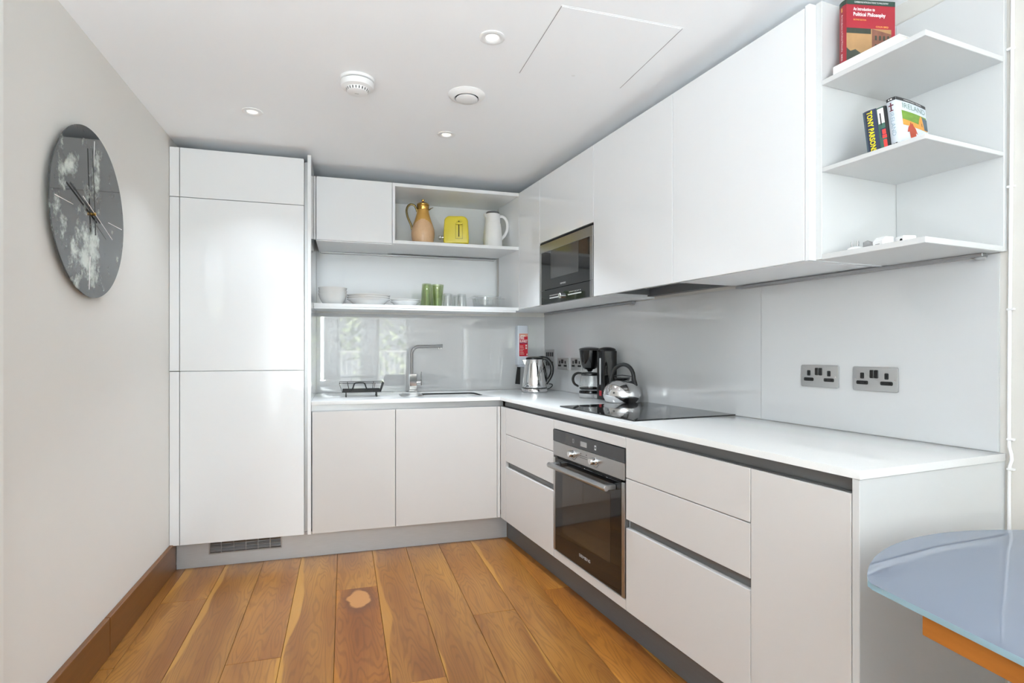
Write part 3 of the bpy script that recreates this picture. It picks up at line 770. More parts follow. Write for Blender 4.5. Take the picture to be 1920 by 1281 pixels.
# open bookshelf
t = T('bookshelf', 'open white end shelf with books and plug adaptors at the right', 'shelf', (XU+.2, 1.0, ZUB), 'r')
XS, YS0, YS1 = 1.4779, 1.1574, .8729
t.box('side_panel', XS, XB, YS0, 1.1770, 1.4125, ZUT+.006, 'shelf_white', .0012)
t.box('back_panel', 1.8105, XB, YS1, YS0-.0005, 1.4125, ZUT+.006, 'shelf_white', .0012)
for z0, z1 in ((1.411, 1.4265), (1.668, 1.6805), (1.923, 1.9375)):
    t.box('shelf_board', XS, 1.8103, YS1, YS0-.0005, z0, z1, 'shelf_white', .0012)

# ------------------------------------------------------------------ appliances
def rtext(parent, body, x, y, z, w, h, m, o):
    return text(parent, body, plane_fn((x-o[0], y-o[1], z-o[2]), (0, -1, 0), (0, 0, 1)), w, h, m)
o = (XF, (Y_O1+Y_O2)/2, .181)
t = T('oven', 'built-in stainless steel oven with dark glass door and bar handle', 'oven', o, 'r')
t.add('body', t.mb().box(XF+.022, XF+.52, Y_O2+.022, Y_O1-.022, .184, .762), 'panel_black')
OY0, OY1 = Y_O2+.0025, Y_O1-.0025
cp = t.add('control_panel', t.mb().box(XF-.004, XF+.021, OY0, OY1, .640, .708, .0015), 'steel')
t.add('display_strip', t.mb().box(XF-.005, XF+.021, OY0, OY1, .7085, .7635, .0015), 'panel_black')
ds = t.root.children[-1]
t.add('display', t.mb().box(XF-.0058, XF-.0048, 2.098, 2.152, .722, .744), 'grey_plastic', parent=ds, label='grey display window')
ic = t.mb()
for zc in (.7275, .743): ic.box(XF-.0056, XF-.0048, 2.212, 2.224, zc-.0006, zc+.0006)
for yc in (2.212, 2.224): ic.box(XF-.0056, XF-.0048, yc-.0006, yc+.0006, .7275, .743)
for zc in (.724, .738): ic.box(XF-.0056, XF-.0048, 2.022, 2.034, zc, zc+.006)
for yc in (2.022, 2.034): ic.box(XF-.0056, XF-.0048, yc-.0006, yc+.0006, .724, .744)
t.add('symbol', ic, 'grey_mark', parent=ds)['kind'] = 'stuff'
for yk in (2.214, 2.030):
    t.add('knob', t.mb().lathe([(0, 0), (.017, 0), (.017, -.003), (.0145, -.006), (.0135, -.026), (.012, -.0285), (0, -.029)], (XF-.0042, yk, .678), 24, axis='x'), 'chrome')
    k_ = t.root.children[-1]
    tk = t.mb()
    for a in range(7):
        th = math.radians(-60+20*a+270)
        tk.box(XF-.0048, XF-.0038, yk+.026*math.cos(th)-.001, yk+.026*math.cos(th)+.001, .678+.026*math.sin(th)-.002, .678+.026*math.sin(th)+.002)
    t.add('dial_mark', tk, 'panel_black', parent=k_)
bt = t.mb()
for zc in (.672, .680): bt.box(XF-.0048, XF-.0038, 2.095, 2.160, zc-.0008, zc+.0008)
bt.box(XF-.0048, XF-.0038, 2.150, 2.156, .688, .692).box(XF-.0048, XF-.0038, 2.100, 2.106, .688, .692)
t.add('button_line', bt, 'panel_black', parent=cp)
dr = t.add('door', t.mb().box(XF-.004, XF+.020, OY0+.022, OY1-.020, .186, .629, .002), 'black_glass')
for ya, yb in ((OY0, OY0+.0215), (OY1-.0195, OY1)):
    t.add('door_side_strip', t.mb().box(XF-.0035, XF+.018, ya, yb, .184, .631, .0015), 'steel', parent=dr)
t.add('window', t.mb().box(XF-.0046, XF-.0038, 1.915, 2.322, .288, .566), 'oven_window', parent=dr, label='smoked brown window')
t.add('door_top_vent', t.mb().box(XF+.002, XF+.018, OY0+.03, OY1-.03, .6295, .6385), 'dark_gap', parent=dr)
rtext(dr, 'SIEMENS', XF-.0048, 2.165, .232, .095, .013, 'grey_mark', o)
hn = t.add('handle', t.mb().cyl((XF-.052, 1.868, .6035), .0125, .500, axis='y', seg=20, bev=.002), 'steel', label='round steel bar handle')
for yc in (1.8855, 2.352):
    t.add('handle_bracket', t.mb().box(XF-.056, XF-.004, yc-.013, yc+.013, .593, .614, .003), 'steel', parent=hn)

o = (XU, 2.7, ZUB)
t = T('microwave', 'built-in microwave with dark glass door under a short wall cabinet', 'microwave', o, 'r')
MY0, MY1 = 2.3985, 3.0052
t.add('body', t.mb().box(XU+.024, XU+.33, 2.4165, 2.987, 1.4335, ZM-.003), 'panel_black')
t.add('top_trim', t.mb().box(XU+.002, XU+.022, MY0, MY1, 1.7705, 1.7795, .0008), 'dark_gap')
fr_ = t.mb()
fr_.box(XU-.002, XU+.022, MY0, MY1, 1.7195, 1.7690, .0015)
fr_.box(XU-.002, XU+.022, MY0, MY0+.030, 1.4980, 1.7193, .0015).box(XU-.002, XU+.022, MY1-.024, MY1, 1.4980, 1.7193, .0015)
dr = t.add('door', fr_, 'steel')
t.add('glass', t.mb().box(XU-.001, XU+.021, MY0+.0305, MY1-.0245, 1.4980, 1.7190, .001), 'black_glass', parent=dr)
t.add('window', t.mb().box(XU-.0018, XU-.0008, 2.541, 2.859, 1.556, 1.7185), 'micro_window', parent=dr, label='paler grey window')
rtext(dr, 'SIEMENS', XU-.0020, 2.742, 1.5115, .062, .009, 'grey_mark', o)
cp = t.add('control_panel', t.mb().box(XU-.001, XU+.021, MY0+.0305, MY1-.0245, 1.4145, 1.4955, .001), 'black_glass')
for ya, yb in ((MY0, MY0+.030), (MY1-.024, MY1)): t.add('side_strip', t.mb().box(XU-.002, XU+.022, ya, yb, 1.4145, 1.4955, .0015), 'steel', parent=cp)
t.add('knob', t.mb().lathe([(0, 0), (.0145, 0), (.0140, -.016), (.012, -.018), (0, -.018)], (XU-.001, 2.722, 1.447), 24, axis='x'), 'chrome', parent=cp)
for ya, yb in ((2.757, 2.872), (2.512, 2.655)):
    t.add('touch_bar', t.mb().box(XU-.0018, XU-.0008, ya, yb, 1.4425, 1.4485), 'grey_mark', parent=cp)
mk = t.mb()
for k in range(8):
    mk.box(XU-.0018, XU-.0008, 2.764+k*.0145, 2.769+k*.0145, 1.457, 1.462)
for k in range(8):
    mk.box(XU-.0018, XU-.0008, 2.520+k*.0165, 2.525+k*.0165, 1.457, 1.462)
t.add('symbol', mk, 'grey_mark', parent=cp)['kind'] = 'stuff'

# hob
hz = ZW+.0005
hob = T('hob', 'black glass induction hob set in the white worktop', 'hob', (1.55, 2.15, ZW), 'r')
hob.add('glass_plate', hob.mb().prism(rrect(.524, .620, .006, 3, 1.553, 2.136), hz, hz+.005, bev=.001), 'hob_glass')
gp = hob.root.children[-1]

# sockets
def socket(label, yc, zc, group='double sockets on the splashback'):
    t = T('double_socket', label, 'socket', (SGX-.0003, yc, zc), 'r', group=group)
    pl_ = t.add('faceplate', MB().prism(rrect(.150, .080, .006, 4), -.0075, 0, axis='x', bev=.0025, seg=2), 'socket_steel')
    for s in (-1, 1):
        t.add('rocker_switch', MB().prism(rrect(.0135, .027, .003, 3, s*.0075, .0165), -.0105, -.0072, axis='x', bev=.0008), 'black_plastic')
        t.add('earth_slot', MB().prism(rrect(.013, .020, .003, 3, s*.0405, .0105), -.0085, -.0072, axis='x'), 'black_matt')
        pn = t.add('pin_slot', MB().prism(rrect(.040, .0125, .004, 3, s*.0405, -.0125), -.0085, -.0072, axis='x'), 'black_matt')
        t.add('pin_hole', MB().box(-.0088, -.0084, s*.0405-.0145, s*.0405-.0075, -.0150, -.0100).box(-.0088, -.0084, s*.0405+.0075, s*.0405+.0145, -.0150, -.0100).box(-.0088, -.0084, s*.0405-.002, s*.0405+.002, .006, .015), 'dark_gap', parent=pn)
        t.add('screw', MB().cyl((-.0080, s*.0655, -.001), .0022, .001, axis='x', seg=10), 'chrome')
    return t.root
s0 = socket('steel double socket nearest the open end of the worktop', 1.228, 1.050)
copy_tree(s0, W('r', (SGX-.0003, 1.431, 1.0515)), 'steel double socket, second from the open end of the worktop')
copy_tree(s0, W('r', (SGX-.0003, 3.390, 1.0535)), 'steel double socket between the electric kettle and the coffee maker')
copy_tree(s0, W('r', (SGX-.0003, 3.199, 1.056)), 'steel double socket half hidden behind the coffee maker')
t = T('switch_panel', 'steel switch grid panel behind the electric kettle handle', 'switch', (SGX-.0003, 3.584, 1.084), 'r')
t.add('faceplate', MB().prism(rrect(.148, .142, .006, 4), -.0075, 0, axis='x', bev=.0025, seg=2), 'socket_steel')
for k in range(4):
    t.add('rocker_switch', MB().prism(rrect(.018, .030, .002, 2, -.045+.03*k, .033), -.0105, -.0072, axis='x', bev=.0008), 'black_plastic')
    t.add('rocker_switch', MB().prism(rrect(.018, .030, .002, 2, -.045+.03*k, -.033), -.0105, -.0072, axis='x', bev=.0008), 'black_plastic')

# ------------------------------------------------------------------ white cable down the right wall
t = T('cable', 'thin white cable clipped down the right wall past the worktop end', 'cable', (RWX-.004, .862, 1.0), 'r')
pts = [(RWX-.005, .858, 2.235), (RWX-.005, .860, 1.9), (RWX-.005, .863, 1.5), (RWX-.005, .866, 1.2), (RWX-.005, .867, .95), (RWX-.005, .8665, .885), (RWX-.005, .862, .866), (RWX-.005, .861, .850), (RWX-.005, .866, .832), (RWX-.005, .867, .75), (RWX-.005, .866, .4), (RWX-.005, .866, .01)]
t.add('cord', t.mb().tube(pts, .0042, 8), 'white_plastic')
for z in (1.955, 1.585, 1.255, .905, .825):
    t.add('clip', t.mb().box(RWX-.0105, RWX-.0005, .854, .871, z-.003, z+.003, .001), 'white_plastic')

# ------------------------------------------------------------------ ceiling fittings
def downlight(x, y, lab, e):
    t = T('downlight', lab, 'light', (x, y, CEIL), group='recessed ceiling downlights')
    t.add('bezel', MB().lathe([(.045, -.0002), (.0445, -.003), (.040, -.0045), (.027, -.004), (.024, -.002), (.0235, -.0002)], seg=40), 'white_plastic')
    ld = bpy.data.lights.new('downlight_lamp', 'AREA'); ld.shape = 'DISK'; ld.size = 0.035; ld.energy = e; ld.spread = 1.75; ld.color = (0.82, 0.92, 1.0)
    lo = bpy.data.objects.new('downlight_lamp', ld); COL.objects.link(lo); lo.parent = t.root; lo.location = (0, 0, -.006)
    ln = t.add('lamp', MB().lathe([(.0238, -.0004), (.0225, -.0032), (.0195, -.0034), (.018, -.0016), (0, -.0010)], seg=32), 'lamp_lens')
    return t.root
d0 = downlight(.498, 1.891, 'white ceiling downlight nearest the camera, beside the access hatch', 2.7)
downlight(-.403, 2.790, 'white ceiling downlight above the tall cabinet, nearest the left wall', 2.3)
downlight(.499, 2.806, 'white ceiling downlight nearest the open shelf', 11.0)
t = T('smoke_detector', 'round white smoke detector on the ceiling', 'smoke detector', (.052, 2.338, CEIL))
t.add('base', MB().lathe([(0, -.0003), (.0675, -.0003), (.068, -.006), (.066, -.010), (.060, -.011)], seg=48), 'white_plastic')
t.add('gap_ring', MB().lathe([(.0600, -.008), (.0600, -.0165)], seg=48), 'grey_plastic')
bd = t.add('cover', MB().lathe([(.060, -.0145), (.0655, -.0165), (.0655, -.030), (.062, -.037), (.050, -.041), (.046, -.042)], seg=48), 'white_plastic')
t.add('chamber', MB().lathe([(.046, -.042), (.041, -.055), (.034, -.0575), (0, -.059)], seg=48), 'white_plastic')
ch = t.root.children[-1]
for k in range(22):
    a = 2*PI*k/22; m_ = MB()
    ca, sa = math.cos(a), math.sin(a)
    def pt(r, tt, z): return (r*ca-tt*sa, r*sa+tt*ca, z)
    m_.quad([pt(.0456, -.0022, -.0445), pt(.0456, .0022, -.0445), pt(.0422, .0020, -.0535), pt(.0422, -.0020, -.0535)])
    t.add('slot', m_, 'panel_black', parent=ch)
t.add('test_mark', MB().box(-.010, .006, -.001, .001, -.0597, -.0588), 'grey_plastic', parent=ch)
t = T('ceiling_vent', 'round white air extract valve on the ceiling', 'vent', (.505, 2.347, CEIL))
t.add('flange', MB().lathe([(.079, -.0003), (.0795, -.003), (.074, -.009), (.062, -.016), (.055, -.0185), (.0515, -.017), (.0505, -.010)], seg=56), 'white_plastic')
t.add('throat', MB().lathe([(.0505, -.006), (0, -.006)], seg=40), 'panel_black')
t.add('disc', MB().lathe([(0, -.012), (.040, -.012), (.0465, -.018), (.0475, -.021), (.044, -.0235), (.020, -.0255), (0, -.026)], seg=48), 'white_plastic')
t = T('ceiling_hatch', 'square white access hatch flush in the ceiling', 'hatch', (.885, 1.878, CEIL))
hx, hy = .221, .2235
fm = MB()
fm.box(-hx-.004, -hx, -hy, hy, -.0008, -.0002).box(hx, hx+.004, -hy, hy, -.0008, -.0002).box(-hx-.004, hx+.004, -hy-.004, -hy, -.0008, -.0002).box(-hx-.004, hx+.004, hy, hy+.004, -.0008, -.0002)
t.add('frame', fm, 'ceiling_paint', smooth=0)
t.add('panel', MB().box(-hx+.002, hx-.002, -hy+.002, hy-.002, -.0018, -.0002), 'ceiling_paint', smooth=0)
for xg in (-hx-.0005, hx-.0015): t.add('shade_gap_strip', MB().box(xg, xg+.002, -hy, hy, -.0020, -.0002), 'grey_plastic', smooth=0)  # grey strips drawn as the shaded gap along two hatch sides
t.add('lock', MB().cyl((-.01, hy-.045, -.0040), .008, .001, seg=20), 'white_plastic')

# ------------------------------------------------------------------ wall clock
t = T('wall_clock', 'large round wall clock with a grey moon photograph face', 'clock', (LW, 2.266, 1.618))
CR = .2905
t.add('face', MB().lathe([(0, .006), (CR-.025, .006), (CR-.006, .0150), (CR, .0168), (CR, .0195), (CR-.001, .0205), (0, .0205)], seg=96, axis='x'), 'moon_print', smooth=25)
fc = t.root.children[-1]
def stick(name, y0, z0, y1, z1, w0, w1, x, m, par=None):
    d = Vector((0, y1-y0, z1-z0)); n = Vector((0, -d.z, d.y)).normalized()
    a, b = Vector((x, y0, z0)), Vector((x, y1, z1))
    mb_ = MB(); P = [a-n*w0, b-n*w1, b+n*w1, a+n*w0]
    Q = [p+Vector((.0012, 0, 0)) for p in P]
    va = [mb_.bm.verts.new(p) for p in P]; vb = [mb_.bm.verts.new(p) for p in Q]
    mb_.bm.faces.new(va); mb_.bm.faces.new(vb)
    for i in range(4): mb_.bm.faces.new((va[i], va[(i+1) % 4], vb[(i+1) % 4], vb[i]))
    return t.add(name, mb_, m, par)
for y0, z0, y1, z1 in ((-.261, -.0014, -.140, -.0015), (.140, 0, .270, .001), (.0205, .259, .0119, .141), (-.0137, -.150, -.022, -.2645)):
    stick('hour_mark', y0, z0, y1, z1, .0011, .0011, .0204, 'ink_white', fc)
stick('hour_hand', -.173, .060, .055, -.0195, .0030, .0035, .0250, 'black_matt')
stick('minute_hand', -.0125, .222, .0105, -.072, .0022, .0034, .0275, 'black_matt')
stick('second_hand', -.094, .038, .150, -.061, .0007, .0009, .0300, 'ink_white')
t.add('hub', MB().lathe([(0, 0), (.006, 0), (.006, .011), (.003, .0125), (0, .0125)], (.0205, 0, 0), 20, axis='x'), 'gold_metal')

# ------------------------------------------------------------------ fire blanket
t = T('fire_blanket', 'white fire blanket pack with red label hanging on the back splashback', 'fire blanket', (1.222, SGY, 1.04))
t.add('case', t.mb().box(1.1885, 1.2665, 3.800, SGY-.0003, 1.040, 1.3235, .004, 2), 'blanket_white')
cs = t.root.children[-1]
lb = t.mb(); yl = 3.7996
def lq(x0, x1, z0, z1, d=0.0):
    lb.quad([(x0, yl-d, z0), (x1, yl-d, z0), (x1, yl-d, z1), (x0, yl-d, z1)])
lb.mi = 0; lq(1.200, 1.2645, 1.104, 1.1965); lq(1.200, 1.2645, 1.2000, 1.2455)
lb.mi = 1; lq(1.200, 1.2645, 1.2455, 1.266)
lb.mi = 2; lq(1.200, 1.2645, 1.1965, 1.2000)
lb.mi = 3; lb.quad([(1.203, yl-.0002, 1.2455), (1.252, yl-.0002, 1.2455), (1.238, yl-.0002, 1.254), (1.214, yl-.0002, 1.254)])
lb.mi = 3
for k in range(6): lq(1.205, 1.237-.004*(k % 3), 1.118+k*.0115, 1.1205+k*.0115, .0002)
for zc in (1.180, 1.162): lq(1.247, 1.258, zc-.006, zc+.006, .0002)
lq(1.255, 1.261, 1.110, 1.122, .0002)
t.add('label', lb, ['label_red', 'label_pink', 'label_navy', 'label_white'], cs, 'red, white and pink printed label')
for body, x, z, w_, h_ in (('FIRE', 1.204, 1.224, .033, .0195), ('BLANKET', 1.204, 1.202, .057, .0195)):
    text(cs, body, plane_fn((x-1.222, yl-.0006-SGY, z-1.04), (1, 0, 0), (0, 0, 1)), w_, h_, 'ink_white', bold=.02)
t.add('pull_tab', t.mb().prism([(1.205, 1.052), (1.226, 1.052), (1.222, .900), (1.186, .904)], SGY-.010, SGY-.005, axis='y'), 'black_matt', label='black pull strap')
t.add('fold', t.mb().box(1.198, 1.258, 3.808, SGY-.012, 1.026, 1.0395, .006, 2), 'blanket_white')

# ------------------------------------------------------------------ electric kettle
o = (1.615, 3.42, ZW+.0003)
t = T('electric_kettle', 'polished steel electric kettle with black handle in the worktop corner', 'kettle', o, 'r', rot=-.35)
bs = t.add('base', MB().lathe([(0, 0), (.084, 0), (.087, .004), (.087, .018), (.083, .024), (0, .024)], seg=48), 'chrome')
t.add('base_ring', MB().lathe([(.083, .0245), (.0855, .0255), (.0855, .0295), (.082, .0305), (.078, .0245)], seg=48, closed=True), 'black_plastic', parent=bs)
t.add('body', MB().lathe([(0, .0265), (.081, .0265), (.0825, .036), (.079, .08), (.073, .13), (.066, .18), (.0605, .215), (.059, .219)], seg=56), 'chrome')
bo = t.root.children[-1]
t.add('lid', MB().lathe([(.0585, .218), (.060, .222), (.057, .230), (.035, .236), (0, .238)], seg=40), 'black_plastic')
t.add('spout', MB().prism([(-.062, .170), (-.085, .213), (-.082, .219), (-.055, .219)], -.018, .018, axis='y', bev=.004), 'chrome', parent=bo)
hp = [(.030, 0, .226), (.058, 0, .228), (.088, 0, .218), (.110, 0, .192), (.119, 0, .158), (.116, 0, .122), (.103, 0, .092), (.088, 0, .070), (.078, 0, .054)]
t.add('handle', MB().tube(hp, [.010, .012, .013, .013, .012, .012, .012, .012, .010], 12, rx=.013, up=(0, 1, 0), sm=4), 'black_plastic')
t.add('inner_grip', MB().tube([(.062, 0, .205), (.073, 0, .17), (.082, 0, .12), (.084, 0, .075)], .006, 8, rx=.012, up=(1, 0, 0)), 'black_gloss')
t.add('power_cord', MB().tube([(.080, .01, .014), (.105, .016, .022), (.122, .012, .038), (.118, .004, .050), (.098, 0, .052)], .0035, 8, sm=4), 'black_plastic')

# ------------------------------------------------------------------ coffee maker
o = (1.725, 2.80, ZW+.0003)
t = T('coffee_maker', 'black filter coffee maker with glass carafe beside the whistling kettle', 'coffee maker', o, 'r')
kx, ky = -.012, .062               # centre of the hotplate and basket
cxl, cyl_ = .012, -.085            # column
bs = t.add('base', MB().lathe([(0, 0), (.058, 0), (.062, .005), (.063, .022), (.060, .026)], (kx, ky, 0), 40).box(-.02, .045, -.10, .05, 0, .022, .004), 'grey_plastic', label='silver base')
t.add('hotplate', MB().lathe([(.0610, .0262), (.0635, .030), (.062, .040), (.058, .043), (0, .043)], (kx, ky, 0), 40), 'black_gloss', parent=bs)
colm = t.add('column', MB().prism([(cxl-.046, cyl_-.030), (cxl-.040, cyl_-.040), (cxl-.02, cyl_-.046), (cxl+.02, cyl_-.046), (cxl+.040, cyl_-.040), (cxl+.046, cyl_-.028), (cxl+.046, cyl_+.030), (cxl+.03, cyl_+.038), (cxl-.03, cyl_+.038), (cxl-.046, cyl_+.030)], 0.0, .278, bev=.003), 'black_gloss')
t.add('gauge', MB().box(cxl-.0475, cxl-.0455, cyl_-.012, cyl_+.004, .085, .235, .0006), 'grey_plastic', parent=colm, label='grey water level strip')
t.add('switch', MB().box(cxl-.050, cxl-.0455, cyl_-.020, cyl_+.004, .022, .052, .002), 'red_switch', parent=colm, label='red rocker switch')
bk = t.add('filter_basket', MB().lathe([(0, .168), (.030, .168), (.042, .176), (.050, .200), (.057, .240), (.0615, .278), (.060, .280), (0, .280)], (kx, ky, 0), 40), 'black_gloss')
t.add('drip_spout', MB().lathe([(.020, .168), (.012, .154), (0, .152)], (kx, ky, 0), 20), 'black_plastic', parent=bk)
lid = MB().lathe([(0, .2805), (.064, .2805), (.066, .284), (.060, .291), (.030, .298), (0, .300)], (kx, ky, 0), 40)
t.add('lid', lid, 'black_plastic')
t.add('column_lid', MB().lathe([(0, .2785), (.050, .2785), (.053, .283), (.045, .291), (.02, .297), (0, .298)], (cxl, cyl_, 0), 32, sy=.92), 'black_plastic', parent=colm)
cf = t.add('carafe', MB().lathe([(0, .0445), (.050, .0445), (.0575, .050), (.0605, .070), (.0600, .092), (.054, .118), (.0485, .132), (.0500, .140)], (kx, ky, 0), 48), 'clear_glass')
t.add('carafe_collar', MB().lathe([(.0490, .130), (.0515, .134), (.0525, .142), (.050, .147), (.03, .151), (0, .151)], (kx, ky, 0), 40), 'black_plastic', parent=cf)
t.add('carafe_band', MB().lathe([(.0585, .0500), (.0600, .0515), (.0612, .060), (.0605, .0612), (.0585, .0600)], (kx, ky, 0), 40, closed=True), 'black_gloss', parent=cf)
hp = [(kx-.030, ky+.042, .142), (kx-.045, ky+.066, .143), (kx-.058, ky+.087, .128), (kx-.062, ky+.093, .102), (kx-.056, ky+.084, .078), (kx-.042, ky+.062, .064)]
t.add('carafe_handle', MB().tube(hp, [.006, .0075, .0085, .0085, .0075, .006], 10, sm=4), 'black_plastic', parent=cf)

# ------------------------------------------------------------------ whistling kettle
o = (1.7160, 2.531, ZW+.0003)
t = T('whistling_kettle', 'round chrome whistling kettle with arched black handle by the hob', 'kettle', o, 'r')
prof = [(0, 0), (.079, 0), (.088, .004)]
for i in range(1, 13):
    a = math.radians(-15+i*7.9)
    prof.append((.1025*math.cos(a), .040+.0905*math.sin(a)))
prof.append((.030, .1305))
t.add('body', MB().lathe(prof, seg=64), 'chrome')
bo = t.root.children[-1]
t.add('lid', MB().lathe([(.040, .1285), (.039, .134), (.012, .1365), (0, .137)], seg=32), 'chrome')
t.add('lid_band', MB().lathe([(.0405, .1280), (.0425, .131), (.0400, .134), (.038, .131)], seg=32, closed=True), 'black_plastic')
dx, dy = .55, -.835               # the handle lies across the camera's view
HA = []
for i in range(15):
    a = PI*i/14
    s_ = -math.cos(a)*.064+.006*math.sin(a); z = .125+.078*math.sin(a)
    HA.append((s_*dx, s_*dy, z))
HA = [(-.068*dx, -.068*dy, .098)]+HA+[(.070*dx, .070*dy, .104), (.076*dx, .076*dy, .090)]
hn = t.add('handle', MB().tube(HA, [.008, .009]+[.0105]*13+[.0125, .013, .011], 12, rx=.012, up=(dx, dy, 0)), 'black_matt')
t.add('handle_bridge', MB().tube([(-.052*dx, -.052*dy, .140), (0, 0, .146), (.052*dx, .052*dy, .140)], .0025, 8), 'black_matt', parent=hn)
t.add('spout', MB().cyl((.062*.56, .062*.83, .078), .011, .028, seg=16, r2=.009), 'chrome', parent=bo)
t.add('whistle', MB().cyl((.062*.56, .062*.83, .1062), .010, .006, seg=16, bev=.001), 'black_matt', parent=bo)

# ------------------------------------------------------------------ dish rack
t = T('dish_rack', 'small black wire dish rack on the worktop left of the tap', 'dish rack', (.10, 3.51, ZW))
x0b, x1b, y0b, y1b, zb_ = -.008, .212, 3.452, 3.575, .894
x0t, x1t, y0t, y1t, zt_ = -.026, .230, 3.428, 3.598, .951
tray = t.mb().box(x0b, x1b, y0b, y1b, zb_, zb_+.003)
for (xa, ya), (xb, yb) in (((x0b, y0b), (x1b, y0b)), ((x1b, y0b), (x1b, y1b)), ((x1b, y1b), (x0b, y1b)), ((x0b, y1b), (x0b, y0b))):
    tray.box(min(xa, xb)-.001, max(xa, xb)+.001, min(ya, yb)-.001, max(ya, yb)+.001, zb_, zb_+.016)
t.add('tray', tray, 'black_matt')
t.add('top_wire', t.mb().tube([(x0t, y0t, zt_), (x1t, y0t, zt_), (x1t, y1t, zt_), (x0t, y1t, zt_)], .0022, 8, closed=True), 'black_matt')
for fx in (.18, .80):
    for yb, yt in ((y0b, y0t), (y1b, y1t)):
        t.add('upright_wire', t.mb().tube([(x0b+(x1b-x0b)*fx, yb, zb_+.004), (x0t+(x1t-x0t)*fx, yt, zt_)], .0018, 6), 'black_matt')
for (xb, xt) in ((x0b, x0t), (x1b, x1t)):
    e = t.mb(); s_ = .002 if xb > .1 else -.002
    va = [(xb, y0b, zb_), (xb, y1b, zb_), (xt, y1t, zt_), (xt, y0t, zt_)] if xb > .1 else [(xb, y0b, zb_), (xb, y0b+.03, zb_), (xt, y0t+.02, zt_), (xt, y0t, zt_)]
    vb = [(x+s_, y, z) for x, y, z in va]
    A = [e.bm.verts.new(Vector(p)-e.o) for p in va]; B = [e.bm.verts.new(Vector(p)-e.o) for p in vb]
    e.bm.faces.new(A); e.bm.faces.new(B)
    for i in range(4): e.bm.faces.new((A[i], A[(i+1) % 4], B[(i+1) % 4], B[i]))
    t.add('end_plate', e, 'black_matt')
hpts = [(.043, y0b, zb_+.012), (.052, y0t+.016, zb_+.030), (.058, y0t+.006, zb_+.050), (.068, y0t+.002, zb_+.058), (.110, y0t+.002, zb_+.058), (.120, y0t+.006, zb_+.050), (.127, y0t+.016, zb_+.030), (.137, y0b, zb_+.012)]
t.add('handle', t.mb().tube(hpts, .0042, 8, sm=3), 'black_matt')
for xl in (.012, .190):
    for yl_ in (3.462, 3.562):
        lg = t.add('leg', t.mb().cyl((xl, yl_, ZW+.0105), .0028, .018, seg=8), 'black_matt')
        t.add('foot', t.mb().cyl((xl, yl_, ZW+.0003), .0048, .0105, seg=10, r2=.003), 'black_plastic', parent=lg)

# ------------------------------------------------------------------ things on the open shelf
ZS = 1.8175
o = (.490, 3.62, ZS)
t = T('vacuum_flask', 'gold and wood-veneer coffee pot with curved handle on the open shelf', 'flask', o)
pf = [(0, 0), (.056, 0), (.060, .006), (.066, .025), (.0735, .060), (.0750, .085), (.0715, .112), (.063, .140), (.053, .168), (.0445, .196), (.0385, .220), (.0360, .236)]
fine_ = []
for (r0, z0), (r1, z1) in zip(pf, pf[1:]):
    n = 1 if r0 == 0 else 4
    for i in range(n): fine_.append((r0+(r1-r0)*i/n, z0+(z1-z0)*i/n))
fine_.append(pf[-1])
def fl_mi(th, z):
    d = math.cos(th-math.radians(262))
    lim = .085+.082*max(0, d)**.7 if d > 0 else .085
    return 1 if z < lim else 0
t.add('body', MB().lathe(fine_, seg=72, mi_fn=fl_mi), ['gold_lacquer', 'wood_veneer'])
t.add('collar', MB().lathe([(.036, .2355), (.0375, .240), (.0385, .252), (.0400, .262), (.0395, .265), (.035, .266)], seg=40), 'gold_metal')
ld_ = t.add('lid', MB().lathe([(.0395, .2665), (.0405, .270), (.034, .277), (.020, .283), (.008, .2865), (0, .287)], seg=40), 'gold_metal')
t.add('finial', MB().lathe([(.004, .286), (.003, .290), (.0085, .294), (.0095, .299), (.006, .305), (0, .307)], seg=20), 'gold_metal', parent=ld_)
hp = [(-.036, 0, .222), (-.044, 0, .245), (-.055, 0, .262), (-.075, 0, .268), (-.094, 0, .256), (-.104, 0, .230), (-.102, 0, .200), (-.092, 0, .170), (-.079, 0, .142), (-.072, 0, .120), (-.071, 0, .104)]
t.add('handle', MB().tube(hp, [.004, .005]+[.0055]*7+[.005, .004], 10, rx=.007, up=(0, 1, 0), sm=4), 'olive_metal')
t.add('spout', MB().prism([(.034, .244), (.046, .248), (.060, .255), (.068, .257), (.058, .250), (.045, .240), (.036, .232)], -.006, .006, axis='y', bev=.002), 'olive_metal')

o = (.7155, 3.66, ZS)
t = T('toaster', 'bright yellow toaster seen end-on, between the gold pot and white jug', 'toaster', o, rot=-.19)
prf = [(-.080, .012), (.080, .012), (.0825, .04), (.0790, .12), (.0765, .155)]+[(x, z) for x, z in arc(.040, .156, .037, 10, 90, 6)]+[(x, z) for x, z in arc(-.040, .156, .037, 90, 170, 6)]+[(-.0765, .155), (-.0790, .12), (-.0825, .04)]
lf = MB(); secs = []
for yy, k_ in ((-.135, .885), (-.134, .935), (-.130, .970), (-.122, .992), (-.112, 1.0), (.112, 1.0), (.122, .992), (.130, .970), (.134, .935), (.135, .885)):
    secs.append([lf.bm.verts.new((x*k_, yy, .1+(z-.1)*k_)) for x, z in prf])
for A, B in zip(secs, secs[1:]):
    for i in range(len(A)):
        j = (i+1) % len(A); lf.bm.faces.new((A[i], A[j], B[j], B[i]))
lf.bm.faces.new(secs[0]); lf.bm.faces.new(secs[-1])
bd = t.add('body', lf, 'toaster_yellow', smooth=50)
t.add('base_foot', MB().box(-.068, .068, -.115, .115, 0, .0125, .003), 'toaster_dark')
fp = MB()
for zc in (.045, .142): fp.box(-.004, .040, -.1362, -.1348, zc-.0007, zc+.0007)
for xc in (-.004, .040): fp.box(xc-.0007, xc+.0007, -.1362, -.1348, .045, .142)
t.add('slot_frame', fp, 'toaster_dark', parent=bd)
